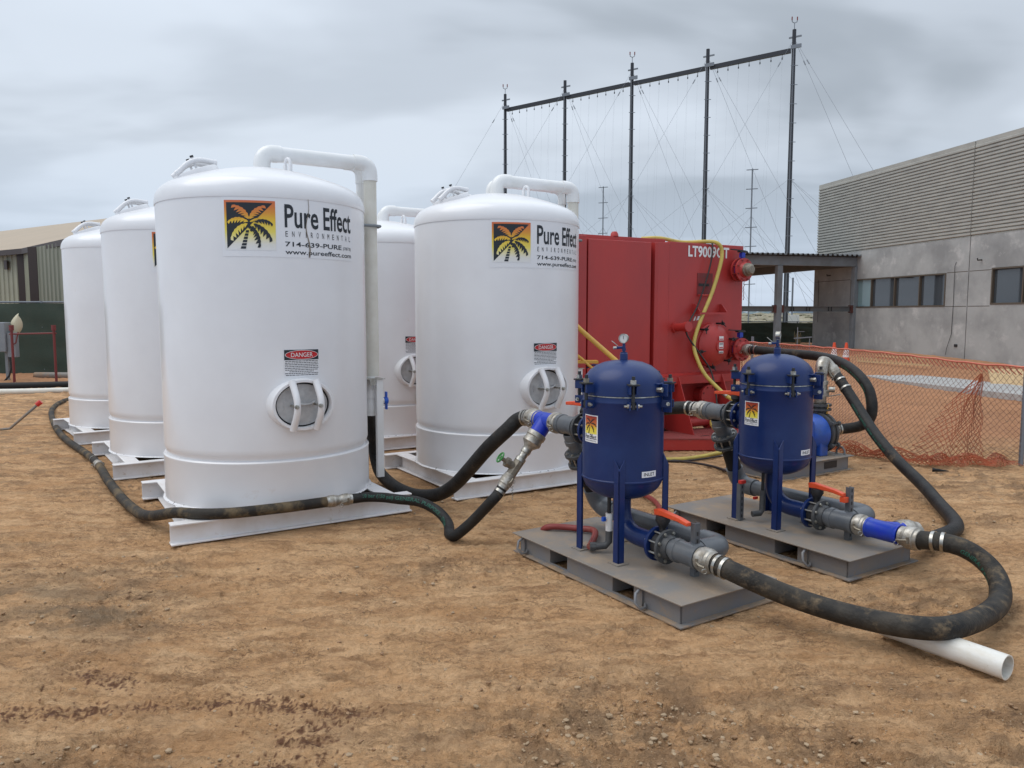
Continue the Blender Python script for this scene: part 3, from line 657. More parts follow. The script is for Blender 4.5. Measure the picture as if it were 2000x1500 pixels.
    # lower pipework with the blue valve handle, its channel post, bracket and clamp
    MB().cyl((.89, -.03, 1.05), (.89, -.03, .70), .040, n=20).cyl((.89, -.03, .93), (.89, -.03, .86), .047, n=20).cyl((.89, -.03, .82), (.89, -.03, .74), .048, n=20).build('valve_body', M['pvc'], t, 40)
    v = MB().cyl((.89, -.03, .83), (1.02, -.06, .83), .026, n=12).build('valve_stem', M['pvc'], t, 40)
    MB().box(1.015, 1.03, -.08, -.04, .75, .91).cyl((1.0, -.06, .83), (1.036, -.06, .83), .032, n=14).build('valve_handle', M['handle_blue'], v, 40, 0.004)
    b = MB(); b.box(.905, .965, -.135, -.129, .1555, 1.03); b.box(.905, .911, -.129, -.095, .1555, 1.03).box(.959, .965, -.129, -.095, .1555, 1.03)
    b.build('channel_post', M['pvc'], t, 0)
    b = MB(); b.box(.80, .98, -.15, -.02, 1.031, 1.037).box(.84, .90, -.14, -.134, .98, 1.031); b.build('post_bracket', M['steel'], t, 0)
    b = MB(); b.tube([(.78, -.075, 2.37), (.93, -.085, 2.37), (.99, -.06, 2.37), (1.0, 0, 2.37), (.97, .06, 2.37), (.78, .08, 2.37)], .013, 8); b.build('pipe_clamp', M['galv'], t, 40)
def company_sticker(t, streak=False):
    mp = cyl_map(TR, -123.5, 2.0595)
    S = 0.352
    bgd = printed('company_sticker', M['sticker'], t, mp, [grid(-0.02, 1.035, -0.045, 0.385, 40, 2)], 0.0016)
    big_emblem(bgd, mp, 0.0, 0.0, S)
    x0 = 0.416; W = 0.600; top = 0.352
    ink = 0.0034
    w1 = W * 0.43
    L = [text('Pure', w1, .166, x0, top - .182, .016), text('Effect', W - w1 - .045, .166, x0 + w1 + .045, top - .182, .016)]
    printed('lettering', M['ink'], bgd, mp, L, ink)
    E_ = []
    for i, ch in enumerate('ENVIRONMENTAL'):
        E_.append(text(ch, .017 if ch != 'I' else .005, .040, x0 + .004 + i * (W - .03) / 12 + (.008 if ch == 'I' else 0), top - .248, .0))
    printed('lettering', M['ink'], bgd, mp, E_, ink)
    printed('lettering', M['ink'], bgd, mp, [text('714-639-PURE', W * .80, .034, x0, top - .318, .014), text('(7873)', W * .165, .022, x0 + W * .83, top - .316, .004)], ink)
    printed('lettering', M['ink'], bgd, mp, [text('www.pureeffect.com', W, .034, x0, top - .374, .012)], ink)
    if streak:
        zz = [(.172 - .004 * i + .003 * math.sin(i * 1.7) + .165 * 1 , .385 - .43 * i / 14) for i in range(15)]
        v = []; 
        for i, (x, y) in enumerate(zz):
            x = .585 + .012 * math.sin(i * .55) * (i / 14) + .0 ; w = .0018 + .0035 * (i / 14) ** 1.3
            v += [(x - w, y), (x + w, y)]
        printed('rust_streak', M['rust_streak'], bgd, mp, [(v, [(2 * i, 2 * i + 1, 2 * i + 3, 2 * i + 2) for i in range(14)])], 0.0052)
def danger_sticker(t):
    mp = cyl_map(TR, -96.0, 1.142); W = 0.262; rng = random.Random(5)
    b = printed('danger_sticker', M['sticker'], t, mp, [grid(-.004, W + .004, -.006, .200, 10, 1)], 0.0014)
    printed('black_panel', M['ink'], b, mp, [grid(0, W, .122, .197, 10, 1)], 0.0028)
    printed('white_oval', M['white_print'], b, mp, [ellipse2(W / 2, .1595, .126, .035)], 0.0040)
    printed('red_oval', M['red_ink'], b, mp, [ellipse2(W / 2, .1595, .1215, .0315)], 0.0052)
    printed('lettering', M['white_print'], b, mp, [text('DANGER', .165, .032, W / 2 - .0825, .1435, .0)], 0.0064)
    # the small print: nine rows too small to read, each broken into word-length marks
    V = []; F = []
    for r in range(9):
        y = .110 - r * .0130; ind = .035 if r == 6 else rng.uniform(.002, .010); x = ind
        while x < W - ind - .004:
            w = min(rng.uniform(.006, .024), W - ind - x); k = len(V)
            V += [(x, y), (x + w, y), (x + w, y + .0055), (x, y + .0055)]; F.append((k, k + 1, k + 2, k + 3)); x += w + .0035
    printed('small_print', M['grey_ink'], b, mp, [(V, F)], 0.0028)
# skirt paint with torn drips along its foot
def skirt_material():
    m = M['tank'].copy(); m.name = 'white_skirt_paint'; t = m.node_tree; N = t.nodes; L = t.links; b = N['Principled BSDF']
    src = b.inputs['Base Color'].links[0].from_socket
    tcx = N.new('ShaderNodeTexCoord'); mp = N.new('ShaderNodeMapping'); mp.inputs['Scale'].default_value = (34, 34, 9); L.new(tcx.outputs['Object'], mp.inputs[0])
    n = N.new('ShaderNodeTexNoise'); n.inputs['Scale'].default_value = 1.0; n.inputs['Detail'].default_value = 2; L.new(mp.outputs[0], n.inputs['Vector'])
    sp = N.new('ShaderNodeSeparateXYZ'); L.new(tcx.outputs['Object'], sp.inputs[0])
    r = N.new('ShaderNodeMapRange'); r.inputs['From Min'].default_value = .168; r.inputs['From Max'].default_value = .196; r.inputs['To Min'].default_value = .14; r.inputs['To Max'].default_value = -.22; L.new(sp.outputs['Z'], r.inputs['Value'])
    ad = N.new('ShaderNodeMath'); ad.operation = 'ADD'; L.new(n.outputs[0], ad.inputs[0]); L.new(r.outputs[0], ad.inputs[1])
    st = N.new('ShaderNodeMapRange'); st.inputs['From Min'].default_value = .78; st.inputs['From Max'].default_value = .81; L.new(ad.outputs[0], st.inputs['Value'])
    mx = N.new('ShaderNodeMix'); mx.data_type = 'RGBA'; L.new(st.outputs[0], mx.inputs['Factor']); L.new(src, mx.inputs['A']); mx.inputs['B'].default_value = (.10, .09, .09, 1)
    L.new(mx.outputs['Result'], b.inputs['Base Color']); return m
M['skirt'] = skirt_material()
def copy_thing(src, name, loc, rz, label):
    r = src.copy(); COL.objects.link(r); r.name = name; r.location = loc; r.rotation_euler = (0, 0, rad(rz)); r['label'] = label
    kids = {}
    for o in list(bpy.data.objects):
        if o.parent: kids.setdefault(o.parent, []).append(o)
    for ch in kids.get(src, []):
        c = ch.copy(); COL.objects.link(c); c.parent = r
        for g in kids.get(ch, []):
            d = g.copy(); COL.objects.link(d); d.parent = c
    return r
GRP = 'upright white carbon tanks on beam skids'
tA = thing('carbon_tank', 'nearest and largest-looking white tank, with a rusty streak down its company sticker', 'tank', (-2.03, 6.37, 0), 32, GRP)
tank_parts(tA); company_sticker(tA, False); danger_sticker(tA)
tD = copy_thing(tA, 'carbon_tank', (-0.15, 7.68, 0), 31.5, 'white upright tank in front of the red tank, behind the hose coupling with green handwheel')
copy_thing(tA, 'carbon_tank', (-3.58, 8.50, 0), 35, 'middle white tank of the left row, partly hidden by the nearest tank')
copy_thing(tA, 'carbon_tank', (-5.16, 10.5, 0), 38.5, 'farthest left white tank, beside the green screened fence')
tE = copy_thing(tA, 'carbon_tank', (-1.62, 9.85, 0), 32, 'rear white tank seen in the gap between the two big front tanks')
MB().tube([(0, 0, 0), (.06, -.06, 0), (.12, -.10, 0)], .05, 16).build('outlet_stub', M['alu'], tE, 40).location = (0.07, -0.80, 0.62)
for o_ in [o for o in bpy.data.objects if o.parent == tE and o.name.startswith('company_sticker')]:
    for k_ in list(o_.children): bpy.data.objects.remove(k_)
    bpy.data.objects.remove(o_)
def streak(t):
    bgd = [o for o in bpy.data.objects if o.parent == t and o.name.startswith('company_sticker')][0]
    mp = cyl_map(TR, -123.5, 2.0595); v = []
    for i in range(17):
        y = .385 - .425 * i / 16; x = .592 + .010 * math.sin(i * .6) - .012 * math.sin(PI * i / 16) + .004 * i / 16; w = .0016 + .0042 * (i / 16) ** 1.2
        v += [(x - w, y), (x + w, y)]
    printed('rust_streak', M['rust_streak'], bgd, mp, [(v, [(2 * i, 2 * i + 1, 2 * i + 3, 2 * i + 2) for i in range(16)])], 0.0062)
streak(tA)
# ------------------------------------------------------------------ navy filter vessels on grey skids
VC = Vector((0.33, 0.84, 0)); VR = 0.247
def skid(t, W=0.72, L=1.55, h=0.13, holes=((.39, .57), (1.00, 1.18)), eyes=(.275, 1.42), end_holes=(), deck=(0, 0, 0, 0)):
    MB().box(-.012 - deck[0], W + .012, -.012, L + .012, h - .008, h).build('deck_plate', M['deck'], t, 30, 0.002)
    MB().box(-.006, .060, -.006, L + .006, 0.0, .008).box(W - .060, W + .006, -.006, L + .006, 0.0, .008).box(.0602, W - .0602, -.006, .06, 0, .008).box(.0602, W - .0602, L - .06, L + .006, 0, .008).build('bottom_flange', M['skid_dusty'], t, 30)
    for x, sgn in ((.034, 1), (W - .034, -1)):
        b = MB(); ys = [0.03] + [q for a in holes for q in a] + [L - 0.03]
        for i in range(0, len(ys), 2): b.box(x - .004, x + .004, ys[i], ys[i + 1], .008, h - .008)
        for a, c in holes: b.box(x - .004, x + .004, a, c, .008, .018).box(x - .004, x + .004, a, c, h - .020, h - .008)
        b.build('side_channel', M['skid'], t, 30)
    for a, c in holes:
        MB().box(.0385, W - .0385, a - .006, a, .0085, h - .0085).box(.0385, W - .0385, c, c + .006, .0085, h - .0085).build('forklift_pocket', M['skid'], t, 0)
    for y in (.034, L - .034): MB().box(.030, W - .030, y - .004, y + .004, .008, h - .008).build('end_channel', M['skid'], t, 30)
    for ye in eyes:
        for x, s in ((.028, -1), (W - .028, 1)):
            b = MB(); b.tube([(x, ye + .035, .108), (x + s * .02, ye + .042, .112), (x + s * .062, ye + .03, .098), (x + s * .085, ye + .01, .058), (x + s * .06, ye - .008, .024), (x + s * .02, ye + .0, .022), (x, ye + .02, .03)], .0085, 8)
            b.box(min(x, x + s * .012), max(x, x + s * .012), ye + .034, ye + .040, .015, .118); b.build('tie_down_loop', M['skid'], t, 50)
def flange(name, m, parent, c, ax, r=.102, th=.020, hub=None):
    c, ax = Vector(c), Vector(ax).normalized(); b = MB()
    b.lathe([(.052, -th / 2), (r - .003, -th / 2), (r, -th / 2 + .003), (r, th / 2 - .003), (r - .003, th / 2), (.052, th / 2)], c, ax, 40)
    if hub: b.lathe([(.074, hub[0] * th / 2), (.062, hub[0] * (th / 2 + .03)), (.058, hub[0] * (th / 2 + .032))], c, ax, 32)
    return b.build(name, m, parent, 35)
def bolts(parent, c0, c1, R=.083, n=8, r=.0065, mm='steel'):
    c0, c1 = Vector(c0), Vector(c1); d = (c1 - c0).normalized(); a = d.orthogonal().normalized(); q = d.cross(a)
    for i in range(n):
        t = 2 * PI * (i + .5) / n; o = (a * math.cos(t) + q * math.sin(t)) * R
        MB().cyl(c0 + o - d * .022, c1 + o + d * .022, r, n=8).cyl(c0 + o - d * .016, c0 + o - d * .002, r * 1.9, n=6).cyl(c1 + o + d * .002, c1 + o + d * .016, r * 1.9, n=6).build('flange_bolt', M[mm], parent, 30)
def camlock(parent, c0, c1, r=.066, arms=True):
    """cast coupling between c0 and c1 with two cam arms and rings"""
    c0, c1 = Vector(c0), Vector(c1); d = c1 - c0; L = d.length; d.normalize()
    f = MB().lathe([(r * .9, 0), (r * .98, .002), (r * .98, L * .18), (r * 1.10, L * .22), (r * 1.10, L * .62), (r * 1.02, L * .66), (r * .98, L * .8), (r * .90, L * .84), (r * .9, L)], c0, d, 32).build('camlock_coupling', M['alu'], parent, 35)
    if arms:
        side = d.cross(Vector((0, 0, 1))).normalized()
        for s in (-1, 1):
            p = c0 + d * (L * .35) + side * s * r * 1.12; e_ = c0 + d * (L * .9) + side * s * r * 1.18 - Vector((0, 0, .012))
            MB().tube([p, p * .5 + e_ * .5 + side * s * .010, e_], .0075, 6).cyl(p - Vector((0, 0, .02)), p + Vector((0, 0, .02)), .008, n=8).build('cam_arm', M['bronze'], f, 50)
            MB().tube([e_ + Vector((math.cos(q) * .014, 0, math.sin(q) * .014 - .02)) for q in [i * PI / 5 for i in range(11)]], .0022, 5, cap=False).build('pull_ring', M['steel'], f, 60)
    return f
def ring_bands(parent, P, r, at):
    for k in at:
        d = (P[k + 1] - P[k]).normalized() if k + 1 < len(P) else (P[k] - P[k - 1]).normalized(); c = P[k]
        MB().lathe([(r * .9, -.009), (r * 1.09, -.009), (r * 1.09, .009), (r * .9, .009)], c, d, 28).build('hose_clamp', M['band'], parent, 30)
def perforated_strut(parent, x, y, z0, z1, wx=.04):
    s = MB().box(x - wx / 2, x + wx / 2, y - .003, y + .003, z0, z1).box(x + wx / 2 - .005, x + wx / 2, y + .0031, y + .03, z0, z1).box(x - wx / 2, x - wx / 2 + .005, y + .0031, y + .03, z0, z1).build('support_strut', M['upvc'], parent, 0)
    z = z0 + .025
    b = MB()
    while z + .03 < z1: b.box(x - .006, x + .006, y - .0042, y - .0031, z, z + .022); z += .042
    b.build('strut_slots', M['black'], s, 0)
def blue_filter(name, label, loc, rz, inlet_az, variant):
    t = thing(name, label, 'filter', loc, rz, 'navy filter vessels on grey skids')
    skid(t)
    O = VC
    # vessel, bottom head, seams
    MB().lathe([(0, .478), (.07, .480), (.14, .494), (.19, .518), (.225, .553), (.242, .588), (.2465, .606), (.2505, .610), (.2505, .616), (VR, .620), (VR, .80), (VR, 1.075), (.2495, 1.079), (.2495, 1.086), (VR, 1.09), (VR, 1.112), (.235, 1.114)], O, n=80).build('vessel', M['blue'], t, 32)
    MB().lathe([(.240, 1.1135), (.2440, 1.1145), (.2440, 1.1195), (.240, 1.1205)], O, n=64).build('lid_gasket', M['steel'], t, 30)
    MB().lathe([(.236, 1.121), (.2490, 1.122), (.2490, 1.165), (.2455, 1.195), (.232, 1.228), (.205, 1.262), (.165, 1.292), (.115, 1.312), (.06, 1.322), (0, 1.325)], O, n=80).build('lid', M['blue'], t, 32)
    MB().lathe([(.024, 1.31), (.024, 1.362), (.020, 1.366), (.020, 1.372), (0, 1.372)], O, n=16).build('top_boss', M['blue'], t, 30)
    st = MB().cyl(O + Vector((0, 0, 1.37)), O + Vector((0, 0, 1.425)), .0095, n=10).cyl(O + Vector((0, 0, 1.380)), O + Vector((0, 0, 1.395)), .014, n=6).build('gauge_stem', M['blue'], t, 30)
    wl = Vector((-1, 0, 0)); wl.rotate(Quaternion((0, 0, 1), rad(-rz)))      # towards the left of the site
    lv = MB().cyl(O + Vector((0, 0, 1.40)), O + Vector((0, 0, 1.398)) + wl * .045, .008, n=8).build('bleed_valve', M['blue'], t, 30)
    MB().cyl(O + Vector((0, 0, 1.398)) + wl * .045, O + Vector((0, 0, 1.396)) + wl * .065, .009, n=8).bar(O + wl * .038 + Vector((0, 0, 1.410)), O + wl * .075 + Vector((0, 0, 1.440)), .006, .004).build('bleed_lever', M['steel'], lv, 30)
    gaz = rad((-118 if variant == 1 else 168) - rz); gd = Vector((math.cos(gaz), math.sin(gaz), 0)); gc = O + Vector((0, 0, 1.455))
    if variant == 2: gd = Vector((math.cos(rad(-28 - rz)), math.sin(rad(-28 - rz)), 0.0))
    g = MB().lathe([(0, -.016), (.022, -.016), (.0265, -.012), (.0265, .012), (.029, .014), (.029, .018), (.026, .018), (.026, .012)], gc, gd, 24).cyl(gc - Vector((0, 0, .032)), gc - Vector((0, 0, .02)), .006, n=8).build('pressure_gauge', M['steel'], t, 35)
    MB().lathe([(0, .0125), (.0255, .0125)], gc, gd, 24).build('dial', M['dial'], g, 0)
    MB().bar(gc + gd * .0135 + Vector((0, 0, -.004)), gc + gd * .0135 + Vector((0, 0, .015)), .002, .0015).build('needle', M['ink'], g, 0)
    # six swing-bolt clamps
    for k in range(6):
        az = rad(-120 + 60 * k); d = Vector((math.cos(az), math.sin(az), 0)); w = Vector((-d.y, d.x, 0))
        c = MB(); R_ = VR
        c.bar(O + d * (R_ - .012) + Vector((0, 0, 1.165)) - w * .021, O + d * (R_ + .062) + Vector((0, 0, 1.165)) - w * .021, .012, .052).bar(O + d * (R_ - .012) + Vector((0, 0, 1.165)) + w * .021, O + d * (R_ + .062) + Vector((0, 0, 1.165)) + w * .021, .012, .052)
        cl = c.build('clamp_lug', M['blue'], t, 0, 0.003)
        c = MB()
        for s in (-1, 1): c.bar(O + d * (R_ - .005) + Vector((0, 0, 1.072)) + w * .021 * s, O + d * (R_ + .062) + Vector((0, 0, 1.072)) + w * .021 * s, .010, .048)
        c.build('hinge_lug', M['blue'], cl, 0, 0.003)
        c = MB(); q = O + d * (R_ + .042)
        c.cyl(q + Vector((0, 0, 1.060)), q + Vector((0, 0, 1.245)), .0105, n=10)
        c.bar(q + w * -.034 + Vector((0, 0, 1.196)), q + w * .034 + Vector((0, 0, 1.196)), .052, .008).cyl(q + Vector((0, 0, 1.055)), q + Vector((0, 0, 1.092)), .0165, n=12)
        c.build('swing_bolt', M['black'], cl, 30)
        MB().cyl(q + Vector((0, 0, 1.200)), q + Vector((0, 0, 1.224)), .019, n=6).build('nut', M['bronze'] if k % 2 else M['steel'], cl, 20)
        MB().cyl(q - w * .036 + Vector((0, 0, 1.072)), q + w * .036 + Vector((0, 0, 1.072)), .0125, n=6).cyl(q - w * .052 + Vector((0, 0, 1.072)), q + w * .052 + Vector((0, 0, 1.072)), .007, n=8).build('pivot_bolt', M['steel'], cl, 20)
    # lid hinge
    az = rad(-74); d = Vector((math.cos(az), math.sin(az), 0)); w = Vector((-d.y, d.x, 0))
    h = MB().bar(O + d * (VR + .028) + w * .052 + Vector((0, 0, 1.02)), O + d * (VR + .028) + w * .052 + Vector((0, 0, 1.205)), .060, .010, up=w).bar(O + d * (VR - .01) + w * .01 + Vector((0, 0, 1.155)), O + d * (VR + .055) + w * .01 + Vector((0, 0, 1.155)), .010, .075).build('lid_hinge', M['blue'], t, 0, 0.003)
    MB().bar(O + d * (VR - .004) - w * .035 + Vector((0, 0, 1.192)), O + d * (VR - .004) + w * .05 + Vector((0, 0, 1.192)), .040, .009).build('hinge_arm', M['blue'], t, 0, .002)
    MB().cyl(O + d * (VR - .01) - w * .02 + Vector((0, 0, 1.158)), O + d * (VR + .035) - w * .02 + Vector((0, 0, 1.158)), .015, n=6).build('hinge_bolt', M['steel'], h, 20)
    # legs: angle section with a notched head
    for sx, sy in ((-1, -1), (1, -1), (1, 1), (-1, 1)):
        n = Vector((sx, sy, 0)).normalized(); c = O + n * (VR + .034); L = MB(); w = .046; th = .007
        X = Vector((-sx, 0, 0)); Y = Vector((0, -sy, 0))
        for A in (X, Y):
            o = Vector((0, 0, 0)); vs = []
            B_ = Y if A is X else X
            for off in (0, th):
                base = c + B_ * off
                vs += [base + Vector((0, 0, .130)), base + A * w + Vector((0, 0, .130)), base + A * w + Vector((0, 0, .755)), base + Vector((0, 0, .690))]
            L.add(vs, [(0, 1, 2, 3), (7, 6, 5, 4), (0, 4, 5, 1), (1, 5, 6, 2), (2, 6, 7, 3), (3, 7, 4, 0)])
        lg = L.build('leg', M['blue'], t, 0)
        q = c + (X + Y) * .022
        MB().box(q.x - .045, q.x + .045, q.y - .045, q.y + .045, .1303, .138).build('foot_plate', M['deck'], lg, 0)
    # stickers
    az = -163.5 - rz; mp = cyl_map(VR, az, .838, (O.x, O.y)); w = .124; hh = .165
    s = printed('company_sticker', M['sticker'], t, mp, [grid(0, w, 0, hh, 12, 1)], .0010)
    printed('sunset_panel', M['grad'], s, mp, [grid(.007, w - .007, .052, hh - .006, 12, 8)], .0017, lambda x, y: lerp3(REDYEL, (y - .05) / .11))
    V = [frond(a, c, b, ww, 5, fl) for a, c, b, ww, fl in [((.50, .60), (.44, .84), (.16, .86), .13, 1), ((.53, .60), (.60, .80), (.86, .88), .13, -1), ((.48, .56), (.26, .70), (.04, .45), .12, 1), ((.58, .58), (.80, .70), (.98, .45), .12, -1), ((.50, .52), (.30, .46), (.18, .18), .12, 1), ((.57, .5), (.74, .42), (.80, .12), .12, -1)]]
    for i, g_ in enumerate(V): printed('palm_frond', M['ink'], s, mp, [scale_geo(g_, w - .016, .008, .050, .104)], .0024 + .0002 * i)
    printed('palm_trunk', M['ink'], s, mp, [scale_geo(trunk_geo(), w - .016, .008, .050, .104)], .0024)
    printed('lettering', M['ink'], s, mp, [text('Pure', .044, .030, .009, .020, .012), text('Effect', .056, .030, .059, .020, .012)], .0020)
    printed('lettering', M['grey_ink'], s, mp, [text('ENVIRONMENTAL', .104, .007, .010, .007)], .0020)
    mp = cyl_map(VR, inlet_az - rz, .643, (O.x, O.y))
    s = printed('inlet_sticker', M['sticker'], t, mp, [grid(0, .108, 0, .036, 8, 1)], .0010)
    printed('lettering', M['ink'], s, mp, [text('INLET', .080, .020, .014, .008, .008)], .0018)
    # inlet line under the vessel, running forward (-y)
    z = .262; ax = Vector((0, -1, 0))
    at = lambda s_, zz=z: O + Vector((0, -s_, zz))
    MB().tube([at(0, .50), at(0, .44)] + elbow_pts(at(0, .42), at(0, z), at(.17), 12) + [at(.30)], .056, 24).build('inlet_elbow', M['blue'], t, 40)
    flange('blue_flange', M['blue'], t, at(.318), ax)
    MB().lathe([(.05, 0), (.074, 0), (.074, .050), (.05, .050)], at(.334), ax, 32).build('valve_body', M['black'], t, 30)
    flange('grey_flange', M['upvc_dark'], t, at(.402), ax, hub=(1,))
    bolts(t, at(.318), at(.402))
    # lever valve
    top = at(.359, z + .075)
    vs_ = MB().cyl(top - Vector((0, 0, .01)), top + Vector((0, 0, .085)), .020, n=14).lathe([(0, .10), (.040, .098), (.044, .07), (.030, .045), (.024, .03)], top + Vector((0, 0, 0)), n=16).build('valve_neck', M['black'], t, 40)
    hb = MB(); y0 = top.y; zt = top.z + .10
    prof = [(y0 + .055, zt - .005), (y0 + .060, zt + .028), (y0 + .02, zt + .034), (y0 - .14, zt + .018), (y0 - .205, zt + .004), (y0 - .205, zt - .018), (y0 - .13, zt - .006), (y0 - .01, zt + .0)]
    vs = [(top.x + sx * (.022 if i in (2, 7) else .018), p[0], p[1]) for sx in (-1, 1) for i, p in enumerate(prof)]; n = len(prof)
    hb.add(vs, [tuple(range(n)), tuple(range(n, 2 * n))[::-1]] + [(i, (i + 1) % n, n + (i + 1) % n, n + i) for i in range(n)])
    hb.build('lever', M['orange'], vs_, 30, 0.004)
    if variant == 2: MB().box(top.x - .014, top.x + .05, y0 - .22, y0 - .18, zt - .055, zt - .02).build('lever_clip', M['orange'], vs_, 0, .003)
    perforated_strut(t, O.x + .045, O.y - .585, .13, .435 if variant == 1 else .48)
    # grey tee and its by-pass
    MB().cyl(at(.41), at(.48), .056, n=28).build('grey_pipe', M['upvc'], t, 35)
    MB().lathe([(.056, 0), (.069, .002), (.069, .03), (.063, .034), (.063, .150), (.069, .154), (.069, .182), (.056, .184)], at(.47), ax, 32).cyl(at(.562), at(.562) + Vector((.105, 0, 0)), .063, n=28).cyl(at(.562) + Vector((.085, 0, 0)), at(.562) + Vector((.115, 0, 0)), .068, n=28).build('grey_tee', M['upvc'], t, 35)
    bx = O.x + .27; yb0 = O.y - .562; yb1 = O.y + .545
    MB().tube([(O.x + .10, yb0, z), (bx - .085, yb0, z)] + elbow_pts((bx - .08, yb0, z), (bx + .01, yb0 - .012, z), (bx, yb0 + .10, z), 10) + [(bx, yb0 + .14, z)], .066, 24).build('bypass_elbow', M['upvc'], t, 40)
    MB().cyl((bx, yb0 + .13, z), (bx, yb1 - .13, z), .056, n=28).build('bypass_pipe', M['upvc'], t, 40)
    dn = Vector((.27, 0, -.60)).normalized(); tc_ = Vector((O.x, yb1, .855))
    fl0 = tc_ + dn * .205; fl1 = tc_ + dn * .285; low = Vector((bx, yb1, z))
    MB().tube([(bx, yb1 - .16, z), (bx, yb1 - .12, z)] + elbow_pts((bx, yb1 - .11, z), low, low - dn * .11, 10) + [low - dn * .15], .066, 24).build('bypass_elbow', M['upvc'], t, 40)
    MB().cyl(fl1, low - dn * .13, .055, n=28).build('black_riser', M['rubber'], t, 40)
    flange('grey_flange', M['upvc_dark'], t, fl0, dn, .100, .024); flange('grey_flange', M['upvc_dark'], t, fl1, dn, .100, .024); bolts(t, fl0, fl1, R=.080, n=8)
    MB().lathe([(.05, .01), (.066, .01), (.066, .07), (.05, .07)], fl0, dn, 28).build('valve_body', M['black'], t, 30)
    MB().lathe([(.058, .05), (.063, .06), (.063, .10), (.069, .103), (.069, .13), (.058, .133), (.058, .20)], tc_, dn, 32).build('tee_branch', M['upvc'], t, 35)
    # outlet nozzle high on the back, running +y
    ya = Vector((0, 1, 0)); at2 = lambda s_: O + Vector((0, s_, .855))
    MB().cyl(at2(.20), at2(.31), .058, n=28).build('outlet_nozzle', M['blue'], t, 40)
    flange('blue_flange', M['blue'], t, at2(.318), ya); flange('grey_flange', M['upvc_dark'], t, at2(.392), ya, hub=(1,)); bolts(t, at2(.318), at2(.392))
    MB().lathe([(.05, 0), (.074, 0), (.074, .044), (.05, .044)], at2(.332), ya, 32).build('valve_body', M['black'], t, 30)
    MB().cyl(at2(.40), at2(.46), .056, n=28).lathe([(.056, 0), (.069, .002), (.069, .03), (.063, .034), (.063, .150), (.069, .154), (.069, .182), (.056, .184)], at2(.452), ya, 32).build('grey_tee', M['upvc'], t, 35)
    top = at2(.355) + Vector((0, 0, .072))
    vs_ = MB().cyl(top, top + Vector((0, 0, .075)), .022, n=14).lathe([(0, .075), (.040, .073), (.042, .05), (.026, .03)], top, n=16).build('valve_neck', M['black'], t, 40)
    zt = top.z + .075; y0 = top.y; prof = [(y0 - .055, zt - .005), (y0 - .060, zt + .028), (y0 - .02, zt + .034), (y0 + .14, zt + .022), (y0 + .205, zt + .014), (y0 + .205, zt - .008), (y0 + .13, zt - .003), (y0 + .01, zt)]
    hb = MB(); hb.add([(top.x + sx * .020, p[0], p[1]) for sx in (-1, 1) for p in prof], [tuple(range(8)), tuple(range(8, 16))[::-1]] + [(i, (i + 1) % 8, 8 + (i + 1) % 8, 8 + i) for i in range(8)])
    hb.build('lever', M['orange'], vs_, 30, 0.004)
    # drain under the vessel
    dx, dy = O.x - .085, O.y + .02
    if variant == 1:
        MB().cyl((dx, dy, .49), (dx, dy, .37), .012, n=10).build('drain_pipe', M['black'], t, 30)
        MB().cyl((dx, dy, .38), (dx, dy, .27), .022, n=12).cyl((dx, dy, .35), (dx - .03, dy, .35), .009, n=8).build('drain_valve', M['pvc'], t, 30)
        MB().box(dx - .055, dx - .03, dy - .010, dy + .010, .335, .362).build('drain_valve_handle', M['handle_blue'], t, 0, .003)
        MB().tube([(dx, dy, .27), (dx, dy, .20), (dx - .02, dy + .01, .175), (dx - .08, dy + .05, .17)], .022, 12).cyl((dx - .07, dy + .045, .17), (dx - .10, dy + .062, .17), .027, n=8).build('drain_elbow', M['upvc_dark'], t, 40)
    else:
        MB().cyl((dx, dy, .49), (dx, dy, .35), .012, n=10).build('drain_pipe', M['black'], t, 30)
        MB().tube([(dx, dy, .36), (dx, dy, .22), (dx - .015, dy + .005, .195), (dx - .07, dy + .03, .19)], .021, 12).build('drain_elbow', M['upvc_dark'], t, 40)
        perforated_strut(t, dx - .10, dy + .10, .13, .40)
        MB().box(dx - .125, dx - .075, dy + .085, dy + .115, .40, .425).box(dx - .05, dx - .01, dy + .03, dy + .045, .29, .31).build('drain_clip', M['red_small'], t, 0, .003)
    return t
f1 = blue_filter('filter_vessel', 'navy filter vessel nearest the camera, with the big black hose leaving its grey skid', (.862, 3.79, 0), 33, -71, 1)
f2 = blue_filter('filter_vessel', 'farther navy filter vessel, with a bright blue coupling on its inlet pipe', (2.025, 4.493, 0), 32, -65, 2)
def loc(t, p):
    a = t.rotation_euler.z; c, s = math.cos(a), math.sin(a)
    return Vector((t.location.x + p[0] * c - p[1] * s, t.location.y + p[0] * s + p[1] * c, p[2]))
ax1 = Vector((math.sin(rad(33)), -math.cos(rad(33)), 0)); ax2 = Vector((math.sin(rad(32)), -math.cos(rad(32)), 0))

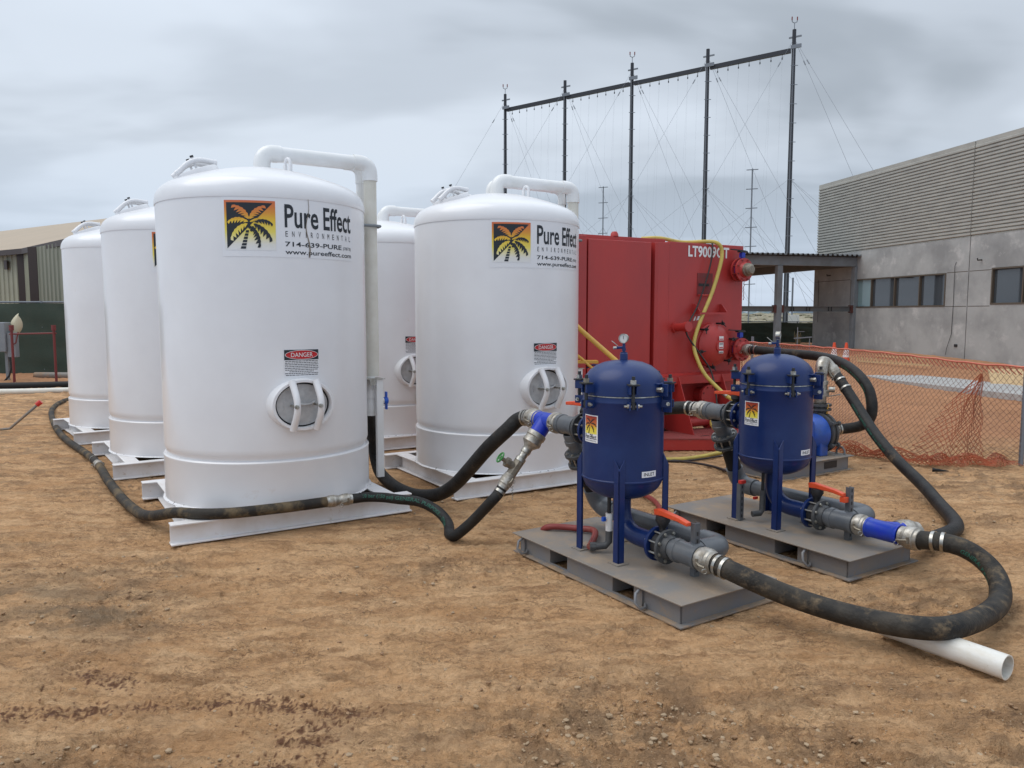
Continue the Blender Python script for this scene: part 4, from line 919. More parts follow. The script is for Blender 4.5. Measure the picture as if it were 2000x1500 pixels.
# ------------------------------------------------------------------ hoses
def tube_text(parent, P, r, s, start, h, ang, m='hose_print', up=1, wscale=1.0):
    """lettering wrapped on a hose: start in metres along it, ang in degrees round it (0 = towards the camera side)"""
    acc = [0.0]
    for a, b in zip(P, P[1:]): acc.append(acc[-1] + (b - a).length)
    g = text(s, len(s) * h * 0.82 * wscale, h, 0, 0, .02); v = []
    for x, y in g[0]:
        q = start + x
        i = max(0, min(len(P) - 2, next((k for k in range(len(acc) - 1) if acc[k + 1] >= q), len(P) - 2)))
        f = (q - acc[i]) / max(1e-6, acc[i + 1] - acc[i]); c = P[i].lerp(P[i + 1], f); d = (P[i + 1] - P[i]).normalized()
        side = d.cross(Vector((0, 0, 1))).normalized(); u = side.cross(d).normalized()
        a = rad(ang) + (y - h / 2) / r * up
        v.append(c + (side * math.cos(a) + u * math.sin(a)) * (r + .0016))
    me = bpy.data.meshes.new('lettering'); me.from_pydata([tuple(p) for p in v], [], g[1]); me.materials.append(M[m])
    o = bpy.data.objects.new('lettering', me); COL.objects.link(o); o.parent = parent; return o
def hose(name, label, pts, r, m='hose', k=10, n=20, cat='hose', group='black transfer hoses', smooth=8):
    P = relax(spline(pts, k), smooth)
    h = MB().tube(P, r, n).build(name, M[m], None, 60); tag(h, label, cat, group); return h, P
z = .262
# F1 inlet: tee end, coupling, big loop to F2
a0 = loc(f1, (VC.x, VC.y - .655, z)); 
e2_ = loc(f2, (VC.x, VC.y - 1.06, z))
pts = [a0 + ax1 * .05, a0 + ax1 * .16 + Vector((0, 0, -.004)), a0 + ax1 * .26 + Vector((.01, .01, -.02)), (1.355, 3.83, .185), (1.555, 3.775, .125), (1.72, 3.61, .125), (1.865, 3.465, .145), (2.03, 3.435, .150), (2.30, 3.635, .125), (2.53, 3.87, .095), (2.655, 4.05, .10),
       (2.705, 4.17, .153), (2.665, 4.26, .223), (2.575, 4.33, .275), e2_ + ax2 * .09 + Vector((.0, .0, .014)), e2_ + ax2 * .0]
h1, P1 = hose('suction_hose', 'thickest black hose looping across the right foreground between the two navy filters', pts, .054, 'hose_scuff', 10, 24, smooth=40)
camlock(h1, a0 - ax1 * .002, a0 + ax1 * .11, .064)
ring_bands(h1, P1, .055, (8, 12))
camlock(h1, e2_ + ax2 * .02, e2_ - ax2 * .10, .064)
ring_bands(h1, P1, .055, (len(P1) - 11, len(P1) - 15))
L1 = sum((b - a).length for a, b in zip(P1, P1[1:]))
tube_text(h1, P1[::-1], .054, 'GENERAL PURPOSE - EPDM', .24, .024, -8)
# bright blue wye between F2 tee and the hoses
w0 = loc(f2, (VC.x, VC.y - .655, z)); w1 = loc(f2, (VC.x, VC.y - .74, z)); w2 = loc(f2, (VC.x, VC.y - .955, z))
e1v = Vector((math.cos(rad(32)), math.sin(rad(32)), 0))
wye = MB().lathe([(.058, 0), (.064, .002), (.064, .012), (.060, .016), (.060, .195), (.064, .20), (.064, .212), (.056, .214)], w1, ax2, 32).tube([w1 + ax2 * .08, w1 + ax2 * .14 + e1v * .05, w1 + ax2 * .17 + e1v * .11], .056, 20).build('wye_coupling', M['blue_bright'], None, 40)
tag(wye, 'bright blue wye coupling joining two black hoses to the far navy filter', 'coupling')
camlock(wye, w0, w1 + ax2 * .004, .063)
# F2 inlet second hose: from pump discharge elbow down to the wye
q0 = w1 + ax2 * .17 + e1v * .11
ptsQ = [q0 + (ax2 * .03 + e1v * .06), q0 + Vector((.11, .10, -.06)), q0 + Vector((.30, .33, -.17)), (3.10, 5.32, .062), (3.25, 5.50, .053), (3.36, 5.75, .053), (3.47, 6.12, .065), (3.56, 6.56, .13), (3.565, 7.02, .255), (3.525, 7.42, .46), (3.485, 7.78, .72), (3.43, 7.97, .90), (3.395, 8.06, .985)]
hq, PQ = hose('discharge_hose', 'black hose sloping from the silver pump elbow down to the ground at far right', ptsQ, .053, 'hose', 10, 20)
camlock(hq, Vector(ptsQ[0]) - (ax2 * .06 + e1v * .10), Vector(ptsQ[0]) + Vector((.03, .03, -.01)), .062, False); ring_bands(hq, PQ, .054, (3, 6, len(PQ) - 10, len(PQ) - 15))
camlock(hq, Vector((3.35, 8.10, 1.055)), Vector((3.41, 8.03, .945)), .064)
tube_text(hq, PQ[::-1], .053, 'GENERAL PURPOSE - EPDM 10 bar (150 psi)', .45, .022, 12)
# pump suction hose, looping to the red tank's lower valve
ptsP = [(3.43, 8.12, .375), (3.56, 8.15, .38), (3.70, 8.08, .42), (3.77, 8.02, .51), (3.785, 8.02, .65), (3.775, 8.10, .82), (3.73, 8.30, .97), (3.70, 8.68, 1.07), (3.60, 9.12, 1.11), (3.42, 9.44, 1.12), (3.25, 9.64, 1.135), (3.13, 9.76, 1.145), (3.05, 9.87, 1.145)]
hp_, PP = hose('pump_hose', 'black hose curling up from the blue pump over to the lower red tank valve', ptsP, .055, 'hose', 10, 20)
ring_bands(hp_, PP, .056, (3, 6, len(PP) - 5, len(PP) - 9))
tube_text(hp_, PP[::-1], .055, 'GENERAL PURPOSE - EPDM 10 bar (150 psi)', 1.55, .026, -5)
# F2 outlet: coupling and hose passing behind F1 to the tank in front of the red tank
o0 = loc(f2, (VC.x, VC.y + .645, .855)); dy2 = -ax2
ptsO = [o0 + dy2 * .06, o0 + dy2 * .16, o0 + dy2 * .27 + Vector((-.03, 0, -.005)), o0 + dy2 * .42 + Vector((-.16, 0, -.05)), (1.22, 6.55, .70), (1.08, 6.85, .62), (.92, 7.15, .62), (.70, 7.45, .66)]
ho, PO = hose('link_hose', 'short black hose arching from the far filter outlet to pass behind the nearer filter', ptsO, .052, 'hose', 10, 20)
camlock(ho, o0, o0 + dy2 * .11, .064); ring_bands(ho, PO, .053, (8, 13))
# F1 outlet: coupling, wye, big hose to the nearest tank; small gate valve branch
d1 = -ax1; o1 = loc(f1, (VC.x, VC.y + .635, .855))
wy = MB().lathe([(.056, 0), (.064, .002), (.064, .02), (.059, .024), (.059, .19), (.064, .195), (.056, .21)], o1 + d1 * .075, d1, 32)
wc = o1 + d1 * .18; bd = (Vector((-.225, -.10, -.33))).normalized()
wy.cyl(wc - bd * .02, wc + bd * .115, .060, n=24)
wyo = wy.build('wye_coupling', M['blue_bright'], None, 40); tag(wyo, 'bright blue wye coupling beside the nearer navy filter, above the green handwheel valve', 'coupling')
camlock(wyo, o1 + d1 * .085, o1, .066)
pb0 = o1 + d1 * .285
ptsR = [pb0 + d1 * .06, pb0 + d1 * .13 + Vector((0, 0, -.004)), pb0 + d1 * .20 + Vector((-.03, 0, -.03)), (-.03, 5.62, .755), (-.18, 5.72, .60), (-.33, 5.90, .40), (-.47, 6.12, .22), (-.62, 6.30, .10), (-.82, 6.42, .068), (-1.00, 6.66, .068), (-1.15, 6.98, .07), (-1.27, 7.22, .12), (-1.32, 7.27, .30), (-1.325, 7.18, .52), (-1.32, 7.08, .70)]
hr, PR = hose('tank_hose', 'thick black hose arching from the nearer filter down to the ground behind the nearest tank', ptsR, .055, 'hose', 10, 20)
camlock(hr, pb0 + d1 * .09, pb0 - d1 * .035, .066); ring_bands(hr, PR, .056, (8, 12))
# reducer, nipple, gate valve with green handwheel
g0 = wc + bd * .105
gv = MB().lathe([(.060, 0), (.070, .004), (.070, .035), (.064, .04), (.064, .06), (.068, .063), (.068, .085), (.036, .12), (.034, .135)], g0, bd, 28).build('reducer', M['alu'], None, 35)
tag(gv, 'cast reducer and gate valve with green handwheel hanging from the blue wye', 'gate valve')
g1 = g0 + bd * .135
MB().lathe([(.030, 0), (.036, .002), (.036, .03), (.030, .034), (.030, .07), (.038, .074), (.038, .10)], g1, bd, 20).build('nipple', M['steel'], gv, 35)
g2 = g1 + bd * .10; wd = Vector((-.55, -.20, .42)).normalized(); wd = (wd - bd * wd.dot(bd)).normalized()
vb = MB().cyl(g2, g2 + bd * .11, .036, n=8).cyl(g2 + bd * .055, g2 + bd * .055 + wd * .065, .030, n=12).cyl(g2 + bd * .055 + wd * .06, g2 + bd * .055 + wd * .085, .036, n=8).cyl(g2 + bd * .055 + wd * .085, g2 + bd * .055 + wd * .135, .014, n=10).build('valve_body', M['bronze'], gv, 30)
wh = MB(); hc = g2 + bd * .055 + wd * .135; u_ = wd.orthogonal().normalized(); v_ = wd.cross(u_)
wh.tube([hc + u_ * .036 * math.cos(q) + v_ * .036 * math.sin(q) for q in [i * PI / 10 for i in range(21)]], .006, 8, cap=False)
for i in range(4): wh.cyl(hc, hc + (u_ * math.cos(i * PI / 2) + v_ * math.sin(i * PI / 2)) * .034, .004, n=6)
wh.build('handwheel', M['green_wheel'], vb, 50)
g3 = g2 + bd * .11
camlock(gv, g3 + bd * .10, g3, .044)
MB().tube([g3 + bd * .07 + Vector((.05, -.01, -.02 - .012 * i)) + Vector((.006 * (-1) ** i, 0, 0)) for i in range(9)], .003, 5).build('safety_chain', M['steel'], gv, 60)
g4 = g3 + bd * .10
ptsS = [g4 - bd * .03, g4 + bd * .06, (-.135, 5.17, .33), (-.28, 5.26, .155), (-.40, 5.30, .045), (-.445, 5.36, .036), (-.455, 5.45, .040), (-.475, 5.56, .07), (-.56, 5.66, .13), (-.70, 5.72, .185), (-.86, 5.76, .193), (-1.00, 5.83, .192), (-1.12, 5.84, .192), (-1.20, 5.80, .192), (-1.265, 5.765, .192)]
hs, PS = hose('small_hose', 'thin black hose with green print dipping to the ground beside the nearest skid', ptsS, .038, 'hose', 10, 16)
ring_bands(hs, PS, .038, (4, 8, len(PS) - 6))
tube_text(hs, PS[::-1], .038, '10 bar (150 psi) GENERAL PURPOSE - EPDM', .12, .027, 28, wscale=1.0)
cpl = Vector((-1.265, 5.765, .192)); cpe = Vector((-1.37, 5.70, .194))
ptsL = [(-1.36, 5.705, .194), (-1.44, 5.655, .193), (-1.60, 5.56, .191), (-1.85, 5.43, .190), (-2.05, 5.345, .191), (-2.25, 5.34, .192), (-2.45, 5.46, .170), (-2.65, 5.62, .105), (-2.86, 5.84, .05), (-3.07, 6.10, .036), (-3.30, 6.40, .036), (-3.55, 6.76, .036), (-3.82, 7.15, .036), (-4.10, 7.58, .036), (-4.42, 8.06, .036), (-4.85, 8.62, .036), (-5.35, 9.22, .036), (-6.0, 10.08, .036),
        (-6.75, 11.2, .036), (-7.55, 12.5, .036), (-8.05, 13.6, .036), (-8.25, 14.5, .036), (-8.1, 15.3, .045), (-7.5, 15.9, .06), (-6.6, 16.2, .06)]
hl, PL = hose('feed_hose', 'muddy thin black hose across the nearest skid, curving away along the left row of tanks', ptsL, .040, 'hose_mud', 8, 14)
camlock(hl, cpl + Vector((.03, .02, 0)), cpl * .45 + cpe * .55, .042); camlock(hl, cpe + Vector((-.03, -.02, 0)), cpl * .55 + cpe * .45, .042, False)
ring_bands(hl, PL, .040, (3,))
mid = PL[13 * 8 + 6]; dm = (PL[13 * 8 + 9] - PL[13 * 8 + 3]).normalized(); camlock(hl, mid - dm * .10, mid + dm * .10, .042); ring_bands(hl, PL, .040, (13 * 8 + 10,))

# red hose draining the nearer filter
rh, PRH = hose('drain_hose', 'dull red rubber hose from the nearer filter drain, trailing off its skid', [loc(f1, (VC.x - .085 - .10, VC.y + .082, .17)), (.56, 5.00, .165), (.46, 5.08, .158), (.36, 5.12, .157), (.26, 5.13, .158), (.215, 5.16, .13), (.205, 5.23, .06), (.27, 5.42, .025), (.50, 5.62, .022), (.85, 5.70, .022), (1.08, 5.82, .022), (1.20, 6.10, .022), (1.20, 6.5, .022), (1.05, 6.9, .022)], .021, 'red_hose', 8, 12, 'hose', None)

# ------------------------------------------------------------------ white pipe lying in front
wp = MB(); A_, B_ = Vector((2.172, 3.240, .058)), Vector((1.86, 3.725, .056)); d = (A_ - B_).normalized(); up = d.orthogonal().normalized(); n = 36; q = d.cross(up)
vs = []
for c, r in ((A_, .056), (B_, .056), (B_, .050), (A_, .050)): vs += [c + (up * math.cos(2 * PI * i / n) + q * math.sin(2 * PI * i / n)) * r for i in range(n)]
wp.add(vs, [(k * n + i, k * n + (i + 1) % n, ((k + 1) % 4) * n + (i + 1) % n, ((k + 1) % 4) * n + i) for k in range(4) for i in range(n)])
M['pipe_white'] = mat('scuffed_white_pipe', (.74, .73, .69), .4, col2=(.66, .63, .56), scale=14, stretch=(1, 1, 3), dust=(.30, .22, .15), dust_amt=-.02, dust_scale=26)
tag(wp.build('plastic_pipe', M['pipe_white'], None, 40), 'short length of scuffed white plastic pipe under the big hose', 'pipe')
# ------------------------------------------------------------------ red holding tank
FX = Vector((.866, .5, 0)).normalized(); FN = Vector((.5, -.866, 0)).normalized()      # along its end wall, and out of it
rt = thing('holding_tank', 'big red steel holding tank with white id lettering and a yellow hose over its edge', 'tank', (1.955, 9.55, 0), 30)
# local: x along the end wall, -y out of it, z up
RM = M['red']
MB().box(-1.41, 1.24, 0.10, 6.0, 0.16, 2.47).build('tank_shell', RM, rt, 0, 0.006)
MB().box(-.030, 1.243, 0.0, .0985, .86, 2.49).build('end_wall', RM, rt, 0, 0.005)
MB().prism([(-.236, .02), (-.20, .0), (-.04, -.012), (-.032, .0), (-.032, .0985), (-.236, .0985)], .86, 2.472).build('corner_strip', RM, rt, 0, 0.003)
MB().box(-1.235, -.300, .012, .0985, .86, 2.468).build('end_panel', RM, rt, 0, 0.006)
MB().box(-1.41, -1.262, .004, .0985, .86, 2.50).build('corner_strip', RM, rt, 0, 0.004)
MB().box(-1.41, .02, 0.13, .20, 2.462, 2.53).build('top_rim', RM, rt, 0, 0.004)
MB().lathe([(0, .06), (.03, .055), (.045, .03), (.05, 0)], (-.75, .16, 2.53), n=16).build('vent_cap', RM, rt, 40)
MB().prism([(-1.38, -.12), (1.13, -.12), (1.13, .099), (-1.38, .099)], .735, .84).build('shelf_beam', RM, rt, 0, 0.005)
MB().add([(-1.38, -.12, .841), (1.13, -.12, .841), (1.13, .0, .865), (-1.38, .0, .865), (-1.38, .0, .841), (1.13, 0, .841)], [(0, 1, 2, 3), (0, 4, 5, 1), (1, 5, 2), (0, 3, 4), (3, 2, 5, 4)]).build('shelf_flashing', RM, rt, 0)
for x in (.045, .78):
    b = MB(); b.add([(x + o, y, zz) for o in (0, .012) for y, zz in ((-.125, .84), (-.42, .142), (.095, .142), (.095, .84))], [(0, 1, 2, 3), (7, 6, 5, 4), (0, 4, 5, 1), (1, 5, 6, 2), (2, 6, 7, 3), (3, 7, 4, 0)])
    b.build('gusset_plate', RM, rt, 0, 0.002)
# deck in front, its front edge square to the site road
R30 = Matrix.Rotation(rad(-30), 3, 'Z')
def L3(x, y, z=0): v = R30 @ (Vector((x, y, 0)) - Vector((1.955, 9.55, 0))); return (v.x, v.y)
dk = [L3(*p) for p in [(.95, 8.955), (2.74, 8.955), (3.18, 9.62), (2.95, 10.05), (.80, 9.0)]]
MB().prism(dk, .128, .142).build('deck_plate', M['red_deck'], rt, 0)
MB().prism([L3(*p) for p in [(.952, 8.960), (2.735, 8.960), (3.17, 9.62), (2.95, 10.06), (.80, 9.01)]], .0, .127).build('base_frame', RM, rt, 0, 0.003)
q = L3(2.33, 9.17); MB().box(q[0] - .07, q[0] + .07, q[1] - .010, q[1] + .010, .1422, .1445).build('deck_slot', M['black'], rt, 0)
# id lettering
mp = frame_map((.28, -.001, 2.32), (1, 0, 0), (0, 0, 1))
printed('lettering', M['white_print'], rt, mp, [text('LT9009OT', .70, .135, 0, 0, .028)], .003)
# round manway with wing nuts
mw = MB().lathe([(.275, 0), (.275, .07), (.262, .08), (.262, .11), (.240, .118), (.225, .135), (.16, .172), (.08, .190), (0, .195)], (.655, 0, 1.21), (0, -1, 0), 48).build('round_manway', RM, rt, 30)
for i in range(6):
    t_ = 2 * PI * (i + .25) / 6; c = Vector((.655 + .285 * math.cos(t_), -.11, 1.21 + .285 * math.sin(t_)))
    b = MB(); b.cyl(c + Vector((0, .05, 0)), c + Vector((0, -.09, 0)), .012, n=8).cyl(c + Vector((0, -.05, 0)), c + Vector((0, -.065, 0)), .024, n=8)
    w = Vector((math.cos(t_ + i), 0, math.sin(t_ + i))); b.cyl(c + Vector((0, -.055, 0)), c + Vector((0, -.085, 0)) + w * .055, .009, .006, n=6).cyl(c + Vector((0, -.055, 0)), c + Vector((0, -.085, 0)) - w * .055, .009, .006, n=6)
    b.build('wing_nut', M['black'], mw, 30)
mpw = frame_map((.655, -.18, 1.17), (1, 0, 0), (0, 0, 1))
for k, zz in enumerate((.105, .045, -.0, -.06)):
    s_ = printed('warning_sticker', M['white_print'], rt, frame_map((.64, -.205 + .0, 1.17), (1, -.0, 0), (0, .0, 1)), [grid(.0, .075, zz, zz + (.05 if k % 2 == 0 else .03), 1, 1)], .001)
    printed('print_marks', M['red_ink'] if k % 2 == 0 else M['grey_ink'], s_, frame_map((.64, -.205, 1.17), (1, 0, 0), (0, 0, 1)), [grid(.006, .069, zz + .007, zz + .02, 1, 1)], .0018)
MB().cyl((.675, -.15, 1.2), (.675, -.2045, 1.2), .075, n=20).build('sticker_backing', RM, rt, 30)
def gate(x, z, hose_end, chain=True):
    v = MB().lathe([(.06, 0), (.15, .0), (.15, .022), (.06, .022)], (x, -.06, z), (0, -1, 0), 32).cyl((x, .0, z), (x, -.07, z), .085, n=28).build('flange_ring', RM, rt, 30)
    MB().lathe([(.06, 0), (.105, 0), (.105, .05), (.06, .05)], (x, -.084, z), (0, -1, 0), 28).cyl((x, -.11, z + .09), (x, -.11, z + .235), .020, n=10).box(x - .028, x + .028, -.135, -.085, z + .16, z + .22).build('butterfly_body', M['blue_bright'], v, 30)
    MB().lathe([(.05, 0), (.15, 0), (.15, .022), (.10, .024), (.085, .06), (.06, .06)], (x, -.136, z), (0, -1, 0), 32).build('flange_ring', RM, rt, 30)
    for i in range(8):
        t_ = 2 * PI * (i + .5) / 8; MB().cyl((x + .128 * math.cos(t_), -.05, z + .128 * math.sin(t_)), (x + .128 * math.cos(t_), -.175, z + .128 * math.sin(t_)), .010, n=6).build('flange_bolt', M['red_dark'], v, 0)
    MB().bar((x + .05, -.11, z + .245), (x - .22, -.13, z + .255), .03, .012).bar((x - .06, -.11, z + .235), (x + .07, -.11, z + .235), .055, .020).build('lever_handle', M['black'], v, 0)
    if hose_end: camlock(v, (x, -.30, z), (x, -.19, z), .066, True)
    else: MB().lathe([(.07, 0), (.085, .01), (.085, .035), (.075, .04), (.075, .07), (.066, .08), (.05, .10), (0, .105)], (x, -.185, z), (0, -1, 0), 28).build('pipe_plug', M['bronze'], v, 35)
    if chain:
        b = MB(); 
        for i in range(10):
            c = Vector((x - .02 + .004 * math.sin(i), -.17, z - .13 - .026 * i)); b.cyl(c, c + Vector((.006 * (-1) ** i, 0, -.022)), .005, n=5)
        b.build('chain', M['red_dark'], v, 0)
gate(1.105, 2.17, False); gate(1.105, 1.145, True)
MB().cyl((.085, .0, 1.435), (.085, -.22, 1.45), .052, n=20).cyl((.085, -.19, 1.449), (.085, -.25, 1.452), .062, n=20).cyl((.085, -.0, 1.435), (.085, -.03, 1.437), .066, n=20).build('stub_pipe', RM, rt, 35)
# lower blind flange, lower pipe with its blue valve
bf = MB().lathe([(.10, 0), (.10, .16), (.145, .162), (.145, .180), (.12, .182), (.12, .184), (.145, .186), (.145, .208), (0, .209)], (.60, .099, .56), (0, -1, 0), 40).build('blind_flange', RM, rt, 30)
for i in range(8):
    t_ = 2 * PI * (i + .5) / 8; MB().cyl((.60 + .122 * math.cos(t_), -.108, .56 + .122 * math.sin(t_)), (.60 + .122 * math.cos(t_), -.122, .56 + .122 * math.sin(t_)), .011, n=6).build('flange_bolt', M['red_dark'], bf, 0)
MB().cyl((.18, -.05, .235), (.62, -.05, .235), .062, n=20).lathe([(.06, 0), (.10, 0), (.10, .02), (.06, .02)], (.60, -.05, .235), (1, 0, 0), 28).lathe([(.06, 0), (.10, 0), (.10, .02), (.06, .02)], (.70, -.05, .235), (1, 0, 0), 28).build('drain_pipe', RM, rt, 30)
MB().lathe([(.0, 0), (.07, 0), (.07, .08), (.0, .08)], (.62, -.05, .235), (1, 0, 0), 24).cyl((.66, -.05, .3), (.66, -.05, .36), .015, n=8).build('butterfly_body', M['blue_bright'], rt, 30)
# climbing steps, plate and slot
MB().box(.44, .70, -.006, -.0005, 1.84, 2.12).build('step_plate', M['red_dark'], rt, 0)
MB().box(.46, .64, -.010, -.0065, 1.955, 1.99).build('step_slot', M['black'], rt, 0)
MB().tube([(.46, 0, 1.84), (.46, -.07, 1.84), (.66, -.07, 1.84), (.66, 0, 1.84)], .012, 8).build('grab_bar', RM, rt, 40)
b = MB(); b.box(.38, .83, -.13, -.12, 1.60, 1.625)
for x in (.375, .83): b.add([(x + o, y, zz) for o in (0, .010) for y, zz in ((0, 1.60), (-.13, 1.60), (-.13, 1.64), (-.04, 1.73), (0, 1.73))], [(0, 1, 2, 3, 4), (9, 8, 7, 6, 5), (0, 5, 6, 1), (1, 6, 7, 2), (2, 7, 8, 3), (3, 8, 9, 4), (4, 9, 5, 0)])
b.build('step_bracket', RM, rt, 0)
printed('worn_marks', M['white_print'], rt, frame_map((.385, -.0015, 1.52), (1, 0, .1), (0, 0, 1)), [([(0, 0), (.03, .0), (.05, .05), (.03, .05)], [(0, 1, 2, 3)]), ([(.05, 0), (.11, .0), (.12, .045), (.08, .05)], [(0, 1, 2, 3)])], .001)
# yellow hose over the edge, dark cable beside it
yh = relax(spline([(1.62, 9.75, 2.545), (1.85, 9.72, 2.55), (2.15, 9.86, 2.51), (2.45, 9.86, 2.52), (2.60, 9.84, 2.50), (2.665, 9.86, 2.40), (2.64, 9.84, 2.21), (2.52, 9.77, 1.85), (2.365, 9.66, 1.53), (2.27, 9.58, 1.27), (2.27, 9.50, 1.11), (2.36, 9.42, .88), (2.50, 9.35, .72), (2.62, 9.25, .60), (2.74, 9.25, .54),
                   (2.74, 9.35, .47), (2.58, 9.45, .40), (2.46, 9.40, .28), (2.50, 9.2, .175), (2.72, 9.0, .10), (2.80, 8.90, .03), (2.60, 8.78, .022), (2.40, 8.70, .022), (2.10, 8.44, .022), (1.84, 8.29, .022), (1.60, 8.30, .022), (1.35, 8.45, .022)], 8), 4)
o = MB().tube(yh, .024, 12).build('yellow_hose', M['yellow_hose'], None, 60); tag(o, 'yellow hose hanging down the red tank and along the ground before it', 'hose')
MB().cyl(yh[12 * 8 + 4], yh[12 * 8 + 7], .032, n=12).build('hose_fitting', M['alu'], o, 40)
ck = relax(spline([(2.50, 9.93, 2.51), (2.535, 9.83, 2.49), (2.50, 9.78, 2.21), (2.35, 9.70, 1.75), (2.20, 9.55, 1.51), (2.165, 9.55, 1.36), (2.34, 9.52, 1.10), (2.48, 9.50, .87), (2.50, 9.30, .50), (2.42, 9.05, .16), (2.50, 8.8, .015), (2.30, 8.5, .013), (1.85, 8.23, .013), (1.62, 8.28, .013), (1.35, 8.40, .013)], 8), 3)
tag(MB().tube(ck, .011, 8).build('cable', M['cable'], None, 60), 'thin dark cable hanging down the red tank beside the yellow hose', 'cable')
gk = relax(spline([(1.45, 8.36, .014), (1.63, 8.29, .014), (1.84, 8.22, .014), (2.10, 7.95, .014), (2.21, 7.56, .014), (2.30, 7.3, .014)], 8), 3)
tag(MB().tube(gk, .013, 8).build('ground_cable', M['cable'], None, 60), 'dark cable lying on the dirt between the two navy filters', 'cable')
# yellow hand rail between the white tank and the nearer filter
rl = thing('hand_rail', 'yellow rail slanting down in front of the red tank, behind the nearer filter', 'rail', (0, 0, 0))
MB().tube([(.60, 8.28, 1.57), (.736, 8.2, 1.432), (1.106, 8.0, 1.10), (1.26, 7.93, .96), (1.26, 7.93, .02)], .026, 12).build('top_rail', M['yellow'], rl, 50)
MB().tube([(.62, 8.26, 1.22), (.739, 8.2, 1.131), (.90, 8.1, .99), (.90, 8.1, .02)], .016, 10).build('lower_rail', M['yellow'], rl, 50)
MB().box(.64, .92, 8.16, 8.36, 1.080, 1.105).build('step_tread', M['yellow'], rl, 0)
MB().tube([(.80, 8.2, 1.03), (.86, 8.15, 1.065), (.97, 8.15, 1.06), (1.02, 8.2, 1.04)], .010, 8).build('rail_end', M['blue'], rl, 50)

# ------------------------------------------------------------------ pump on its skid
pm = thing('transfer_pump', 'blue and black transfer pump on a grey skid behind the farther filter', 'pump', (2.555, 7.235, 0), 32)
skid(pm, W=1.14, L=.72, h=.15, holes=(), eyes=())
MB().box(.72, .92, .026, .0295, .045, .115).build('forklift_slot', M['black'], pm, 0)
MB().tube([(1.09, .06, .15), (1.09, .06, .19), (1.095, .09, .225), (1.10, .13, .225), (1.10, .16, .19), (1.10, .16, .15)], .010, 8).build('lifting_eye', M['skid'], pm, 50)
pc = Vector((.90, .28, .37)); px_ = Vector((1, 0, 0))
MB().lathe([(0, -.20), (.10, -.20), (.15, -.17), (.185, -.10), (.20, -.02), (.19, 0)], pc, px_, 36).build('bearing_frame', M['pump_blue'], pm, 35)
MB().box(pc.x - .42, pc.x - .18, pc.y - .13, pc.y + .13, .15, .52).build('motor', M['pump_blue'], pm, 0, .02)
MB().box(pc.x - .12, pc.x + .0, pc.y - .16, pc.y - .08, .15, .40).build('pump_foot', M['pump_blue'], pm, 0, .01)
MB().lathe([(.19, .002), (.215, .004), (.215, .03), (.20, .032), (.20, .07), (.215, .072), (.215, .10), (.195, .105), (.17, .145), (.11, .185), (.075, .20), (.07, .24)], pc, px_, 40).build('volute', M['upvc_dark'], pm, 35)
for i in range(6):
    t_ = 2 * PI * (i + .5) / 6; o_ = Vector((0, math.cos(t_), math.sin(t_))) * .222
    MB().cyl(pc + o_ + Vector((-.01, 0, 0)), pc + o_ + Vector((.125, 0, 0)), .010, n=8).cyl(pc + o_ + Vector((.10, 0, 0)), pc + o_ + Vector((.125, 0, 0)), .024, n=8).cyl(pc + o_ + Vector((-.005, 0, 0)), pc + o_ + Vector((.02, 0, 0)), .024, n=8).build('tie_bolt', M['upvc_dark'], pm, 30)
camlock(pm, pc + Vector((.34, 0, .005)), pc + Vector((.22, 0, 0)), .07)
rx_ = pc + Vector((.09, .02, 0)); R0 = lambda z_: Vector((rx_.x, rx_.y, z_))
MB().cyl(R0(.50), R0(.60), .075, n=24).lathe([(.07, 0), (.115, 0), (.115, .02), (.07, .02)], R0(.60), n=24).lathe([(.07, 0), (.115, 0), (.115, .022), (.07, .022)], R0(.645), n=24).cyl(R0(.62), R0(.645), .08, n=20).build('discharge_flange', M['upvc_dark'], pm, 30)
MB().lathe([(.055, 0), (.062, .01), (.062, .08), (.085, .085), (.085, .14), (.066, .15), (.066, .20), (.075, .205), (.075, .24), (.056, .25), (.056, .36)], R0(.667), n=28).build('riser_fitting', M['alu'], pm, 35)
MB().bar(R0(.745) + Vector((.03, -.06, 0)), R0(.765) + Vector((.17, -.12, 0)), .012, .010).cyl(R0(.82) + Vector((.05, -.06, 0)), R0(.82) + Vector((.085, -.11, 0)), .03, n=16).build('riser_gauge', M['steel'], pm, 30)
MB().bar(R0(.62) + Vector((-.02, -.10, -.05)), R0(.62) + Vector((-.02, -.112, .05)), .014, .004).build('tag_strip', M['yellow'], pm, 0)
# elbow off the top, turning towards the hose
inv = Matrix.Rotation(rad(-32), 3, 'Z'); tgt = inv @ (Vector((3.35, 8.10, 1.055)) - Vector((2.555, 7.235, 0))); tv = (inv @ Vector((.06, -.07, -.11))).normalized()
p0 = R0(1.02)
MB().tube([R0(.98), p0] + [((1 - k) ** 3) * p0 + 3 * k * (1 - k) ** 2 * (p0 + Vector((0, 0, .09))) + 3 * k * k * (1 - k) * (tgt - tv * .09) + k ** 3 * tgt for k in [i / 12 for i in range(13)]], .062, 22, rf=lambda q_: 1.0 + (.08 if abs(q_ - .55) < .04 else 0)).build('discharge_elbow', M['alu'], pm, 40)

# ------------------------------------------------------------------ concrete building on the right
WD = Vector((-.184, .983, 0)).normalized(); WN = Vector((-.983, -.184, 0)).normalized()
bl = bpy.data.objects.new('concrete_building', None); COL.objects.link(bl); bl.location = (13.5, 22.9, 0)
bl.rotation_euler = (0, 0, math.atan2(WD.y, WD.x)); tag(bl, 'grey tilt-up concrete building with ribbed upper walls and bronze framed windows', 'building')
